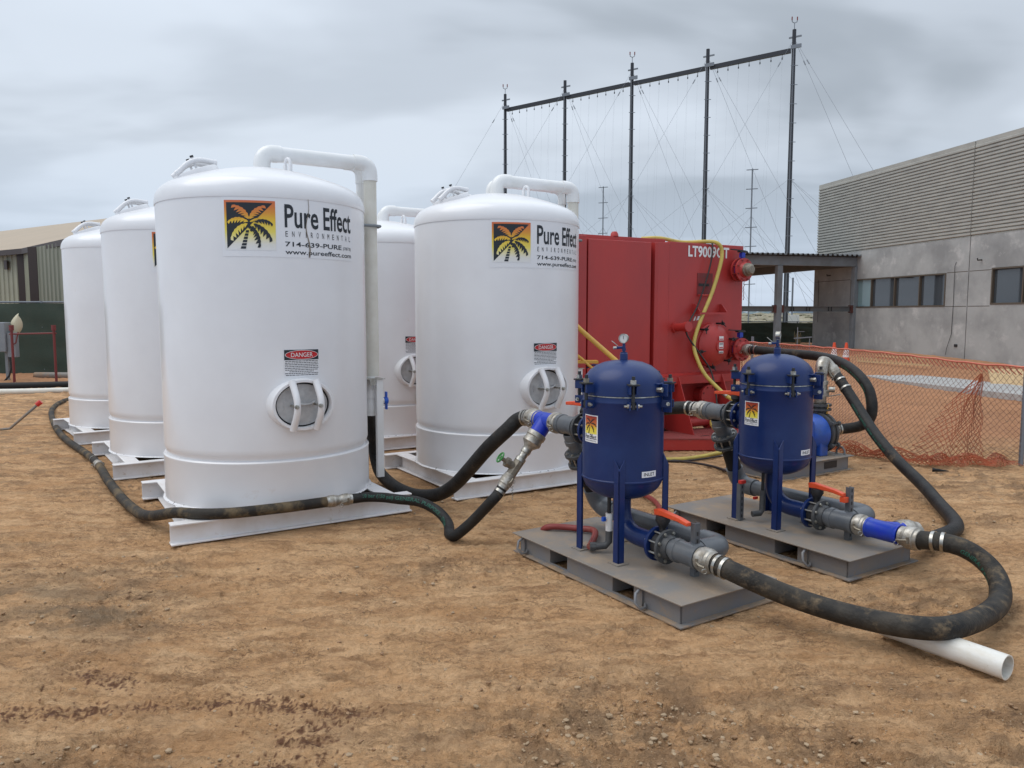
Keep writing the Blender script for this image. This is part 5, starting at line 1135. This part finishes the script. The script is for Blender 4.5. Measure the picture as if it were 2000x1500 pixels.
# local: x away along the wall, y = out of the wall towards the yard (+y), z up
XE = 7.95; T_ = .22
def wall_panel(x0, x1, openings):
    """cast panel between x0 and x1 with window openings (a, b, z0, z1)"""
    b = MB(); xs = sorted({x0, x1, *[q for o in openings for q in o[:2]]})
    for a, c in zip(xs, xs[1:]):
        op = [o for o in openings if o[0] <= a and o[1] >= c]
        zs = [(-.4, 3.87)] if not op else [(-.4, op[0][2]), (op[0][3], 3.87)]
        for z0_, z1_ in zs: b.box(a, c, -T_, 0, z0_, z1_)
    return b.build('wall_panel', M['concrete'], bl, 0)
def rib_panel(x0, x1):
    b = MB(); prof = [(-T_, 3.875), (-.002, 3.875)]; n = 25; p = (6.50 - 3.90) / n
    for i in range(n):
        z = 3.90 + i * p; prof += [(-.035, z), (-.035, z + .014), (.012, z + .034), (.012, z + p - .012)]
    prof += [(-.0, 6.50), (-.0, 6.63), (-T_, 6.63)]; k = len(prof)
    vs = [(x, y, z) for x in (x0, x1) for y, z in prof]
    b.add(vs, [tuple(range(k)), tuple(range(k, 2 * k))[::-1]] + [(i, (i + 1) % k, k + (i + 1) % k, k + i) for i in range(k)])
    return b.build('ribbed_panel', M['rib'], bl, 0)
W1 = (.90, 5.66, 1.84, 2.87); W2 = (-4.2, -.86, 1.88, 2.92)
for a, c, ops in ((.015, XE - .04, [W1]), (-6.5, -.015, [W2]), (-14, -6.53, [])):
    wall_panel(a, c, ops); rib_panel(a, c)
MB().box(XE - .025, XE + .10, -T_ - .05, -.01, -.4, 3.87).build('corner_return', M['concrete'], bl, 0)
for x_ in (0, -6.515): MB().box(x_ - .0145, x_ + .0145, -.16, -.020, -.4, 6.6).build('joint_sealant', M['joint'], bl, 0)
MB().box(-14, XE, -9, -.24, -.4, 6.56).build('building_body', M['concrete'], bl, 0)
# cast reveal lines level with the heads and sills
b = MB()
for z_ in (1.84, 2.87):
    for a, c in ((.03, .88), (5.70, XE - .05), (-.84, -.03)): b.box(a, c, .0005, .002, z_ - .010, z_ + .010)
b.build('reveal_joint', M['joint'], bl, 0)['kind'] = 'stuff'
def window(x0, x1, z0_, z1_, mull, pale):
    w = MB(); f = .045
    w.box(x0 + .0005, x1 - .0005, -.12, .015, z0_ + .0005, z0_ + f).box(x0 + .0005, x1 - .0005, -.12, .015, z1_ - f, z1_ - .0005).box(x0 + .0005, x0 + f, -.12, .013, z0_ + f, z1_ - f).box(x1 - f, x1 - .0005, -.12, .013, z0_ + f, z1_ - f)
    o = w.build('window', M['bronze_frame'], bl, 0)
    for m_ in mull: MB().box(m_ - f * .45, m_ + f * .45, -.11, .013, z0_ + f, z1_ - f).build('mullion', M['bronze_frame'], o, 0)
    xs = [x0 + f] + list(mull) + [x1 - f]
    for i, (a, c) in enumerate(zip(xs, xs[1:])): MB().box(a, c, -.075, -.068, z0_ + f, z1_ - f).build('pane', M['glass_sky'] if i in pale else M['glass'], o, 0)
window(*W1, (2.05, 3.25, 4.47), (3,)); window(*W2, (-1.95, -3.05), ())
# the fourth pane's pale colour has the open sky's reflection painted in
MB().tube([(.50, .015, 3.17), (.53, .03, 3.05), (.53, .02, 1.9), (.55, .02, 1.0), (.68, .05, .55), (.72, .04, .36)], .007, 6).build('hanging_cable', M['black'], bl, 50)
MB().tube([(7.7, .015, 2.95), (7.70, .02, 2.8), (7.66, .02, 1.3)], .007, 6).build('hanging_cable', M['black'], bl, 50)
for x_, z_ in ((-.47, 3.19), (6.95, 3.1)): MB().tube([(x_, 0, z_ - .02), (x_, .14, z_ - .03), (x_, .15, z_ + .03)], .018, 8).build('light_stub', M['black'], bl, 50)
MB().box(.30, .42, .0, .02, .62, .70).build('rebar_tail', M['black'], bl, 0)

# ------------------------------------------------------------------ steel canopy
cp = thing('steel_canopy', 'open grey steel canopy with corrugated roof deck beside the concrete building', 'canopy', (12.5, 28.2, 0), 14.2)
def col_(x, y, z0_=0.25, z1_=3.32, w=.20): MB().box(x - w / 2, x + w / 2, y - w / 2, y + w / 2, z0_, z1_).build('column', M['galv'], cp, 0, .01)
for x, y in ((0, 0), (-3.15, 0), (-6.6, 0), (0, 8.0), (-3.15, 8.0), (-6.6, 8.0)): col_(x, y)
MB().box(-7.6, .14, -.07, .07, 3.325, 3.66).build('roof_beam', M['galv'], cp, 0, .01)
MB().box(-7.6, .14, 7.93, 8.07, 3.325, 3.66).build('roof_beam', M['galv_dark'], cp, 0, .01)
for x in (0, -3.15, -6.6): MB().box(x - .07, x + .07, .072, 7.928, 3.33, 3.655).build('side_beam', M['galv_dark'], cp, 0, .01)
for x, w in ((-1.55, 3.1), (-4.88, 3.4)): MB().ibeam((x - w / 2 + .05, 0, 1.70), (x + w / 2 - .05, 0, 1.70), .19, .12).build('girt_beam', M['galv_dark'], cp, 0)
for x in (-.15, -3.0, -3.3): MB().box(x - .04, x + .04, -.09, .09, 1.66, 1.93).build('primer_bracket', M['rust'], cp, 0)
for x in (-1.0, -1.12, -1.9, -2.02, -2.55, -2.65): MB().box(x - .018, x + .018, -.068, -.061, 1.715, 1.875).build('stiffener', M['black'], cp, 0)
# corrugated deck: ribs run front to back
b = MB(); x = -7.7; prof = []
while x < .55: prof += [(x, 3.675), (x + .05, 3.675), (x + .075, 3.735), (x + .135, 3.735), (x + .16, 3.675)]; x += .20
for y0_, y1_ in ((-.30, 8.4),):
    n = len(prof); vs = [(px, y, pz + o) for o in (0, .006) for y in (y0_, y1_) for px, pz in prof]
    fs = [(i, i + 1, n + i + 1, n + i) for i in range(n - 1)] + [(2 * n + i, 3 * n + i, 3 * n + i + 1, 2 * n + i + 1) for i in range(n - 1)] + [(i, 2 * n + i, 2 * n + i + 1, i + 1) for i in range(n - 1)] + [(n + i, n + i + 1, 3 * n + i + 1, 3 * n + i) for i in range(n - 1)]
    b.add(vs, fs)
b.build('roof_deck', M['decking'], cp, 0)

# ------------------------------------------------------------------ tall ball-net frame far behind
nf = thing('net_frame', 'tall row of five black poles carrying a long beam, strung with fine cords', 'net frame', (0, 0, 0))
PB = [Vector((-.72 + 6.03 * i, 83.7 - 4.42 * i, 0)) for i in range(5)]; ZT = [23.9, 24.0, 24.3, 24.1, 24.2]
bd_ = (PB[4] - PB[0]).normalized()
for i, p in enumerate(PB):
    base = .8; pole = MB().cyl(p + Vector((0, 0, base)), p + Vector((0, 0, ZT[i] + .9)), .225, .155, 12).build('pole', M['pole'], nf, 30)
    MB().cyl(p + Vector((-.10, -.24, base)), p + Vector((-.10, -.22, ZT[i] - .5)), .05, n=6).build('conduit', M['pole_light'], pole, 30)
    b = MB(); z_ = 2.0
    while z_ < ZT[i] - 1: b.bar(p + Vector((-.30, -.26, z_)), p + Vector((.30, -.26, z_)), .035, .05); z_ += 1.55
    b.build('pole_straps', M['mast'], pole, 0)['kind'] = 'stuff'
    MB().bar(p - bd_ * .42 + Vector((0, 0, ZT[i] + .3)), p + bd_ * .6 + Vector((0, 0, ZT[i] + .3)), .10, .12).build('cross_arm', M['mast'], pole, 0); MB().bar(p - bd_ * .35 + Vector((0, -.3, ZT[i] - .55)), p + bd_ * .5 + Vector((0, -.3, ZT[i] - .55)), .12, .30).build('cross_arm', M['mast'], pole, 0)
    if i in (0, 2, 4):
        tz = ZT[i] + .9; MB().cyl(p + Vector((0, 0, tz)), p + Vector((0, 0, tz + .55)), .03, n=6).tube([p + Vector((-.22, 0, tz + .95)), p + Vector((-.2, 0, tz + .62)), p + Vector((0, 0, tz + .52)), p + Vector((.2, 0, tz + .62)), p + Vector((.22, 0, tz + .95))], .035, 6).build('beacon_bracket', M['mast'], pole, 40)
        MB().cyl(p + Vector((-.22, 0, tz + .75)), p + Vector((-.22, 0, tz + 1.02)), .05, n=8).cyl(p + Vector((.22, 0, tz + .75)), p + Vector((.22, 0, tz + 1.02)), .05, n=8).build('beacon', M['red_dark'], pole, 30)
for i in range(4):
    a, c = PB[i] + Vector((0, 0, ZT[0] - .75 + (ZT[4] - ZT[0]) * i / 4 - .0)), PB[i + 1] + Vector((0, 0, ZT[0] - .75 + (ZT[4] - ZT[0]) * (i + 1) / 4))
    MB().bar(a + bd_ * .25, c - bd_ * .25, .26, .36).build('top_beam', M['pole'], nf, 0)
    b = MB()
    for k in range(1, 8):
        q = a.lerp(c, k / 8); b.cyl(q - Vector((0, 0, .17)), q - Vector((0, 0, .50)), .022, n=5).cyl(q - Vector((0, 0, .42)), q - Vector((0, 0, .58)), .05, n=6)
    b.build('pulleys', M['pole'], nf, 0)['kind'] = 'stuff'
    b = MB()
    for k in range(1, 8):
        q = a.lerp(c, k / 8); b.cyl(q - Vector((0, 0, .6)), Vector((q.x - .25, q.y, 1.2)), .0036, n=3)
        if k % 3 == 0: b.cyl(q - Vector((0, 0, .6)), Vector((q.x - .8, q.y, 1.2)), .0034, n=3)
    b.build('hanging_cords', M['cord'], nf, 0)['kind'] = 'stuff'
guy = MB()
for i, p in enumerate(PB):
    t_ = p + Vector((0, 0, ZT[i] + .2)); m_ = p + Vector((0, 0, 13.0))
    for dst, r_ in ((Vector((-13.5, -2.5, 0)), .012), (Vector((7.5, -7.0, 0)), .012), (Vector((9.5, -10.0, 0)), .011)):
        g_ = p + dst; g_.z = 1.0; guy.cyl(t_, g_, r_, n=4); q = t_.lerp(g_, .085); guy.cyl(q, t_.lerp(g_, .1), .05, n=5)
    for dst in (Vector((-15, 6, 0)), Vector((9.5, -6, 0)), Vector((6.2, -6, 0)), Vector((12.5, -4, 0))):
        g_ = p + dst; g_.z = .9; guy.cyl(m_, g_, .010, n=4)
g_ = guy.build('guy_wires', M['wire'], nf, 0); g_['kind'] = 'stuff'
for x, y, zt, lab in ((18.4, 60, 12.7, 'thin grey antenna mast with short rungs, right one beyond the red tank'), (8.75, 75, 13.8, 'thin grey antenna mast with short rungs, left one above the red tank')):
    am = thing('antenna_mast', lab, 'mast', (x, y, 0), 0, 'thin antenna masts beyond the yard')
    MB().cyl((0, 0, .5), (0, 0, zt), .055, n=6).build('mast_tube', M['mast'], am, 0)
    b = MB(); z_ = zt - .1
    while z_ > 3: b.bar((-.45, 0, z_), (.45, 0, z_ + .05), .05, .06); z_ -= 1.45
    b.build('rungs', M['mast'], am, 0)['kind'] = 'stuff'
    b = MB()
    for a_ in (35, 150, 215, 320): b.cyl((0, 0, zt * .72), (6.5 * math.cos(rad(a_)), 6.5 * math.sin(rad(a_)), 1.0), .009, n=4)
    b.build('stay_wires', M['wire'], am, 0)['kind'] = 'stuff'
fp = thing('light_pole', 'slim pale pole on a white cabinet seen through the canopy', 'pole', (25.4, 70, 0))
MB().cyl((0, 0, .8), (0, 0, 4.9), .085, n=8).build('pole_tube', M['mast'], fp, 30); MB().box(-.55, .55, -.4, .4, .35, 1.55).build('cabinet_box', M['house_white'], fp, 0, .02)

# far scrub, trees, cabins seen beneath the canopy
def blobs(name, n, xr, yr, zr, m, seed, flat=.5):
    rng = random.Random(seed); V = []; F = []; ico = bmesh.new(); bmesh.ops.create_icosphere(ico, subdivisions=1, radius=1); base = [v.co.copy() for v in ico.verts]; fc = [[v.index for v in f.verts] for f in ico.faces]; ico.free()
    for i in range(n):
        y = rng.uniform(*yr); x = rng.uniform(*xr) * y; r = rng.uniform(*zr); k = len(V); z_ = float(terrain(np.array(x), np.array(y)))
        for c in base:
            j = 1 + rng.uniform(-.35, .35); V.append((x + c.x * r * 1.6 * j, y + c.y * r * j, z_ + c.z * r * flat * j))
        F += [tuple(q + k for q in f) for f in fc]
    me = bpy.data.meshes.new(name); me.from_pydata(V, [], F); me.materials.append(m); ob = bpy.data.objects.new(name, me); COL.objects.link(ob); ob['kind'] = 'stuff'; return ob
tag(blobs('scrub', 900, (-.9, .9), (58, 112), (.25, .7), M['scrub'], 5), 'low coastal scrub on the far rise beyond the fences', 'scrub')
tag(blobs('distant_trees', 240, (-.95, .95), (420, 520), (2.0, 4.6), M['haze_hill'], 6, .8), 'hazy line of distant trees on the horizon', 'trees')
for x, y, w, lab in ((52.0, 150, 3.0, 'small far cabin with blue-grey pyramid roof beyond the canopy'), (72.5, 190, 6.0, 'low white far building beyond the canopy and scrub')):
    h_ = thing('far_cabin', lab, 'cabin', (x, y, 0)); MB().box(-w / 2, w / 2, -1.2, 1.2, -.5, 2.0).build('wall', M['house_white'], h_, 0)
    MB().add([(-w * .6, -1.5, 2.0), (w * .6, -1.5, 2.0), (w * .6, 1.5, 2.0), (-w * .6, 1.5, 2.0), (0, 0, 3.2)], [(0, 1, 4), (1, 2, 4), (2, 3, 4), (3, 0, 4), (3, 2, 1, 0)]).build('roof', M['house_roof'], h_, 0)

# ------------------------------------------------------------------ screened fences
def screen_fence(name, label, p0, p1, h, z0_, spacing, group=None):
    p0, p1 = Vector(p0), Vector(p1); d = p1 - p0; Ln = d.length; d.normalize(); nrm = Vector((-d.y, d.x, 0)); f = thing(name, label, 'fence', p0, 0, group)
    nx = int(Ln / .16); nz = 12; vs = []; rng = random.Random(4)
    for j in range(nz + 1):
        for i in range(nx + 1):
            s_ = Ln * i / nx; zz = z0_ + h * j / nz
            sag = .03 * math.sin(s_ * 2.1) + .018 * math.sin(s_ * 5.3 + j * .9) + .012 * math.sin(j * 1.8 + s_)
            if j == nz: zz -= .03 * abs(math.sin(s_ * PI / spacing * 1.0))
            vs.append(d * s_ + nrm * sag + Vector((0, 0, zz)))
    MB().add(vs, [(j * (nx + 1) + i, j * (nx + 1) + i + 1, (j + 1) * (nx + 1) + i + 1, (j + 1) * (nx + 1) + i) for j in range(nz) for i in range(nx)]).build('windscreen', M['screen'], f, 60)
    n = int(Ln / spacing)
    for i in range(n + 1):
        q = d * (Ln * i / n) + nrm * .06; MB().cyl(q + Vector((0, 0, z0_ - .1)), q + Vector((0, 0, z0_ + h + .05)), .03, n=8).build('fence_post', M['mast'], f, 30)
    MB().cyl(nrm * .06 + Vector((0, 0, z0_ + h + .02)), d * Ln + nrm * .06 + Vector((0, 0, z0_ + h + .02)), .022, n=8).build('top_rail', M['mast'], f, 30)
    return f
screen_fence('screened_fence', 'chain-link fence with dark green windscreen, left of the white tanks', (-24, 19.9, 0), (-8.9, 19.4, 0), 1.83, .06, 3.0)
screen_fence('screened_fence', 'low dark green screened fence beneath the canopy, right of the red tank', (4.0, 35.4, 0), (15.5, 33.6, 0), 1.0, .25, 2.6)

# ------------------------------------------------------------------ metal building on the left
mb_ = thing('metal_building', 'cream ribbed metal building with tan roof and brown trim, behind the green fence', 'building', (0, 0, 0))
def ribwall(name, a, c, z0_, z1_, m, pitch=.30):
    a, c = Vector((*a, 0)), Vector((*c, 0)); d = c - a; Ln = d.length; d.normalize(); n = Vector((d.y, -d.x, 0)); prof = []; s_ = 0
    while s_ < Ln - pitch * .5: prof += [(s_, 0), (s_ + pitch * .68, 0), (s_ + pitch * .76, .035), (s_ + pitch * .92, .035)]; s_ += pitch
    prof.append((Ln, 0)); k = len(prof); vs = [a + d * p + n * q + Vector((0, 0, z)) for z in (z0_, z1_) for p, q in prof] + [a + d * p - n * .06 + Vector((0, 0, z)) for z in (z0_, z1_) for p, q in prof]
    fs = [(i, i + 1, k + i + 1, k + i) for i in range(k - 1)] + [(2 * k + i, 3 * k + i, 3 * k + i + 1, 2 * k + i + 1) for i in range(k - 1)] + [(k + i, k + i + 1, 3 * k + i + 1, 3 * k + i) for i in range(k - 1)]
    MB().add(vs, fs).build(name, m, mb_, 0)
A0, A1, A2, A3 = (-25.5, 31.2), (-15.75, 25.05), (-14.30, 23.30), (-11.2, 20.45)
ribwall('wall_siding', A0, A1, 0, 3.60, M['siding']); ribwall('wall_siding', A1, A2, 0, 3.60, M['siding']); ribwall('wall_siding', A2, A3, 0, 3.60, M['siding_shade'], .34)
for q in (A1, A2): MB().box(q[0] - .13, q[0] + .13, q[1] - .16, q[1] + .10, 0, 3.60).build('trim_column', M['brown_trim'], mb_, 0)
R0_, R1_, R2_ = (-26.0, 37.9), (-16.2, 31.6), (-12.2, 29.0)
def roofq(a, b_, c, d_, z_e=3.66, z_r=5.5):
    vs = [(*a, z_e), (*b_, z_e), (*c, z_r), (*d_, z_r)]; vs += [(x_, y_, z_ - .05) for x_, y_, z_ in vs]
    MB().add(vs, [(0, 1, 2, 3), (7, 6, 5, 4), (0, 4, 5, 1), (1, 5, 6, 2), (2, 6, 7, 3), (3, 7, 4, 0)]).build('roof_slope', M['roof_tan'], mb_, 0)
roofq((-25.7, 31.0), (-15.45, 24.55), R1_, R0_); roofq((-15.45, 24.55), (-11.0, 20.15), R2_, R1_)
MB().bar((-25.7, 30.97, 3.585), (-15.45, 24.52, 3.585), .06, .17).bar((-15.45, 24.52, 3.585), (-10.98, 20.12, 3.585), .06, .17).build('fascia', M['brown_trim'], mb_, 0)
MB().bar((-16.72, 25.55, 3.22), (-16.55, 25.44, 3.22), .04, .30).build('wall_vent', M['brown_trim'], mb_, 0)

# ------------------------------------------------------------------ things at the far left
ub = thing('electrical_cabinet', 'grey electrical cabinet on a stand at the left edge, before the green fence', 'cabinet', (-11.8, 17.6, 0), 8)
MB().box(-.32, .26, -.16, .14, .75, 1.42).build('cabinet_box', M['cabinet'], ub, 0, .015); MB().box(.262, .44, -.10, .08, .62, 1.18).build('side_box', M['cabinet'], ub, 0, .012); MB().box(-.26, -.02, -.19, -.162, .80, 1.36).build('door_panel', M['cabinet'], ub, 0, .006)
for x in (-.25, .2): MB().box(x - .03, x + .03, -.03, .03, .0, .75).build('stand_leg', M['cabinet'], ub, 0)
MB().tube([(.3, -.1, .62), (.34, -.12, .4), (.28, -.12, .2), (.15, -.12, .05)], .022, 8).build('conduit', M['black'], ub, 40)
MB().tube([(.36, -.12, .9), (.48, -.16, .95), (.55, -.18, 1.2)], .014, 6).build('red_lead', M['post_red'], ub, 40)
rf_ = thing('pipe_barrier', 'red pipe barrier with two posts and a rail beside the electrical cabinet', 'barrier', (-11.25, 17.3, 0), 0)
for x in (0, .95): MB().cyl((x, 0, 0), (x, 0, 1.32), .028, n=10).cyl((x, 0, 1.24), (x, 0, 1.36), .05, n=10).build('post', M['post_red'], rf_, 30)
MB().cyl((-.05, 0, 1.16), (1.0, 0, 1.18), .018, n=8).build('rail', M['post_red'], rf_, 30)
vs = []; 
for i in range(9):
    t_ = i / 8; w = .13 * math.sin(PI * (t_ * .9 + .08)) ** .8; c = Vector((-11.48 + .14 * t_, 17.75, 1.15 + .42 * t_)); vs += [c + Vector((-w, 0, .05)), c + Vector((0, -.04, 0)), c + Vector((w, 0, -.05))]
fs = [(3 * i + k, 3 * i + k + 1, 3 * i + k + 4, 3 * i + k + 3) for i in range(8) for k in (0, 1)]
cv = MB().add(vs, fs).build('canvas_flag', M['cream'], None, 60); sm = cv.modifiers.new('thickness', 'SOLIDIFY'); sm.thickness = .012; tag(cv, 'leaf-shaped cream canvas leaning above the electrical cabinet', 'canvas')
def lay(name, pts, r, m, label, n=12): return tag(MB().tube(relax(spline(pts, 6), 3), r, n).build(name, M[m], None, 60), label, 'pipe', 'pipes and hoses on the ground at left')
lay('ground_pipe', [(-14, 14.9, .07), (-10.2, 15.1, .07), (-9.0, 15.45, .07), (-7.0, 16.0, .07)], .062, 'pvc_old', 'long white pipe on the dirt left of the farthest tank')
lay('ground_pipe', [(-15, 16.1, .09), (-11, 16.0, .09), (-9.2, 16.4, .10), (-7.2, 16.9, .10)], .085, 'rubber', 'black pipe lying just beyond the long white pipe')
lay('ground_pipe', [(-15, 17.4, .04), (-12, 17.5, .04), (-9.8, 18.0, .04), (-8.2, 18.2, .04)], .035, 'pipe_grey', 'thin pale grey pipe nearest the green fence')
lay('ground_pipe', [(-11.4, 18.3, .14), (-10.2, 18.2, .14), (-8.8, 17.6, .10), (-7.4, 17.2, .09)], .085, 'pipe_grey', 'dusty fat hose lying from the cabinet towards the farthest tank')
bs = thing('bent_bracket', 'bent grey pipe stand with a red cap, standing on the dirt at left', 'stand', (-6.93, 10.5, 0))
MB().tube([(-1.4, -.15, .02), (-.1, 0, .02), (0, 0, .03), (.28, .10, .30), (.34, .12, .36)], .018, 8).build('stand_pipe', M['pipe_grey'], bs, 40); MB().cyl((.32, .11, .345), (.37, .13, .39), .035, n=10).build('cap', M['red_small'], bs, 30)
rk = MB().lathe([(.0, .14), (.18, .13), (.30, .07), (.36, 0)], (-10.3, 18.7, .06), n=7, sy=.6).build('rock', M['stone'], None, 0); tag(rk, 'pale rock at the foot of the green fence', 'rock')

# ------------------------------------------------------------------ orange netting fence
nfz = thing('netting_fence', 'slack orange plastic netting fence on a grey post at the right edge', 'fence', (0, 0, 0))
def curve(P, t):
    P = [Vector(p) for p in P]; L = [(b - a).length for a, b in zip(P, P[1:])]; s_ = t * sum(L)
    for a, b, l in zip(P, P[1:], L):
        if s_ <= l: return a.lerp(b, s_ / l)
        s_ -= l
    return P[-1]
TOPC = [(6.2, 7.9, 1.05), (5.345, 8.087, 1.05), (5.195, 8.648, 1.05), (5.022, 9.409, 1.08), (4.86, 10.316, 1.10), (4.78, 11.4, 1.10), (4.62, 12.6, 1.10), (4.30, 13.96, 1.10), (3.7, 15.5, 1.1)]
BOTC = [(6.2, 7.85, .0), (5.40, 8.06, .015), (5.07, 8.07, .02), (4.765, 8.30, .02), (4.30, 8.35, .02), (3.98, 8.45, .02), (3.80, 8.75, .02), (3.74, 9.3, .02), (3.5, 10.8, .03), (3.2, 12.5, .03), (2.8, 14, .03)]
def net(name, f, nu, nv, r, m, parent, u0=0, u1=1, jit=.12, keep=None):
    """diamond netting over the sheet f(u, v)"""
    rng = random.Random(nu); pts = {}
    def P(i, j):
        if (i, j) not in pts: pts[i, j] = f(u0 + (u1 - u0) * (i + rng.uniform(-jit, jit)) / nu, (j + rng.uniform(-jit, jit) * (0 < j < nv)) / nv)
        return pts[i, j]
    b = MB(); V = []; F = []
    def strand(a, c):
        d = (c - a); 
        if d.length < 1e-5: return
        d.normalize(); n = d.orthogonal().normalized(); q = d.cross(n); k = len(V)
        for p in (a, c):
            for w in range(3): V.append(p + (n * math.cos(w * 2.094) + q * math.sin(w * 2.094)) * r)
        F.extend([(k, k + 1, k + 4, k + 3), (k + 1, k + 2, k + 5, k + 4), (k + 2, k, k + 3, k + 5)])
    for i in range(nu):
        for j in range(nv):
            if (i + j) % 2: continue
            if keep and not keep(i / nu, j / nv): continue
            strand(P(i, j), P(i + 1, j + 1))
            if i > 0: strand(P(i, j), P(i - 1, j + 1))
    for i in range(nu):
        for j in range(nv):
            if (i + j) % 2 == 0: continue
            if keep and not keep(i / nu, j / nv): continue
            if j > 0: pass
    b.v = [tuple(p) for p in V]; b.f = F; o = b.build(name, M[m], parent, 0); o['kind'] = 'stuff'; return o
def sheet(u, v):
    a = curve(TOPC, u); c = curve(BOTC, u); k = v
    p = a.lerp(c, k ** 1.25); p.z = a.z + (c.z - a.z) * (1 - (1 - k) ** 1.15) + .03 * math.sin(u * 40) * k * (1 - k) * 3
    drop = .10 * math.sin(k * PI) * math.sin(u * 23 + 1); p.x += drop * .4; p.y += drop * .5 - .25 * math.sin(k * PI) * 0
    return p
net('netting', sheet, 236, 32, .0021, 'net_brown', nfz, jit=.2)
MB().tube([curve(TOPC, i / 60) + Vector((0, 0, .006 * math.sin(i * 1.9))) for i in range(61)], .011, 6).build('top_cord', M['net_pink'], nfz, 50)
b = MB()
for i in range(120):
    c = curve(TOPC, i / 120); b.tube([c, c + Vector((.03, -.01, -.05)), c + Vector((.07, -.02, -.09))], .006, 4)
b.build('edge_ties', M['net_pink'], nfz, 0)['kind'] = 'stuff'
MB().cyl((5.42, 8.07, 0), (5.42, 8.07, 1.17), .024, n=10).build('fence_post', M['mast'], nfz, 30)
MB().cyl((4.35, 13.9, 0), (4.35, 13.9, 1.2), .024, n=10).build('fence_post', M['mast'], nfz, 30)
# slack folds: an upright flap by the post and the heap along the foot
flap = lambda u, v: Vector((5.20 - .12 * v - .80 * (1 - max(u, 0) ** .55) * max(v, 0) ** .8 + .012 * math.sin(v * 15), 8.48 - .30 * v + .15 * (1 - u) * v + .02 * math.sin(u * 19), .90 * (1 - v) + .03 + .02 * math.sin(u * 14)))
net('netting_flap', flap, 26, 26, .0036, 'net_orange', nfz, jit=.2)
heap = lambda u, v: Vector((3.55 + 1.75 * u, 9.15 - .95 * min(1, u * 2.2) - .18 * v + .05 * math.sin(u * 21) + .04 * math.sin(v * 12 + u * 9), .02 + (.16 - .07 * u) * math.sin(PI * min(1, v)) * (.7 + .3 * math.sin(u * 33 + v * 3))))
net('netting_heap', heap, 90, 12, .0036, 'net_orange', nfz, jit=.35)
heap2 = lambda u, v: Vector((3.62 + 1.7 * u, 9.05 - .90 * min(1, u * 2.2) - .26 * v + .06 * math.sin(u * 27 + 1), .03 + (.11 - .04 * u) * math.sin(PI * min(1, v)) * (.6 + .4 * math.sin(u * 41 + v * 4))))
net('netting_heap', heap2, 80, 12, .0036, 'net_orange', nfz, jit=.4)

# pale strip of slab, lumber and small things beyond the netting
sl_ = [(8.56, 19.2), (8.62, 17.2), (9.02, 15.5), (9.41, 14.03), (10.0, 12.4), (11.8, 13.6), (10.62, 15.85), (10.32, 17.75), (9.6, 19.5)]
st_ = MB().prism(sl_, .0, .122).build('concrete_slab', M['slab'], None, 0); st_['kind'] = 'structure'
ld = thing('timber_ladder', 'pale timber ladder lying on edge on the dirt before the concrete building', 'ladder', (9.80, 21.75, .262), -63.5)
MB().bar((0, 0, .02), (2.25, 0, .02), .035, .04).build('ladder_rail', M['wood'], ld, 0); MB().bar((-.12, 0, .19), (2.20, 0, .19), .035, .04).build('ladder_rail', M['wood'], ld, 0)
for i in range(15): MB().bar((.03 + .152 * i, 0, .04), (-.03 + .152 * i, 0, .17), .025, .025).build('rung', M['wood'], ld, 0)
pw = MB().bar((10.30, 16.5, .24), (11.9, 16.1, .24), .03, .44, up=(.28, .5, .75)).build('plywood_sheet', M['wood'], None, 0); tag(pw, 'pale plywood sheet leaning at the right edge beyond the netting', 'plywood')
for i, (x, y) in enumerate(((8.60, 20.5), (8.90, 20.45))):
    c = thing('traffic_cone', ('left' if i == 0 else 'right') + ' one of two orange cones with white collars near the canopy column', 'cone', (x, y, .17), 0, 'orange cones near the canopy column'); c.scale = (.85, .85, .92)
    MB().box(-.18, .18, -.18, .18, 0, .03).lathe([(.15, .03), (.10, .32)], n=20).build('cone_body', M['orange'], c, 40); MB().lathe([(.10, .32), (.065, .56)], n=20).build('white_collar', M['white_print'], c, 40); MB().lathe([(.065, .56), (.035, .74), (0, .745)], n=20).build('cone_tip', M['orange'], c, 40)
ag = thing('dry_agave', 'dry tan agave clump against the low green fence', 'plant', (11.6, 31.2, .28)); rng = random.Random(8)
for i in range(9):
    a_ = rng.uniform(0, 6.28); l = rng.uniform(.45, .72); w = .075; c, s_ = math.cos(a_), math.sin(a_); lean = rng.uniform(.12, .42)
    MB().add([(-s_ * w, c * w, 0), (s_ * w, -c * w, 0), (c * lean * .5 * l + s_ * w * 1.1, s_ * lean * .5 * l - c * w * 1.1, l * .5), (c * lean * l, s_ * lean * l, l), (c * lean * .5 * l - s_ * w * 1.1, s_ * lean * .5 * l + c * w * 1.1, l * .5), (c * .03 + c * lean * .5 * l, s_ * .03 + s_ * lean * .5 * l, l * .45)], [(0, 1, 2, 5), (0, 5, 4), (5, 2, 3), (5, 3, 4)]).build('leaf', M['dry'], ag, 0)
lb = tag(MB().bar((8.6, 24.9, .30), (10.4, 25.5, .31), .3, .06).build('timber_plank', M['slab'], None, 0), 'pale plank lying on the dirt in front of the canopy', 'plank')
sb = thing('survey_stand', 'small thin stand of grey tube before the canopy columns', 'stand', (8.35, 22.5, .28)); MB().cyl((0, 0, 0), (0, 0, .95), .012, n=6).cyl((.36, 0, 0), (.36, 0, .62), .012, n=6).build('stand_tube', M['mast'], sb, 0); MB().bar((-.1, 0, .62), (.42, 0, .66), .03, .03).bar((0, 0, .82), (.2, 0, .82), .015, .015).build('stand_arm', M['mast'], sb, 0)
wd_ = MB().cyl((4.29, 7.73, .02), (4.42, 7.66, .02), .022, .004, n=8).build('rubber_wedge', M['rubber'], None, 30); tag(wd_, 'small black rubber spike lying on open dirt at right', 'debris')
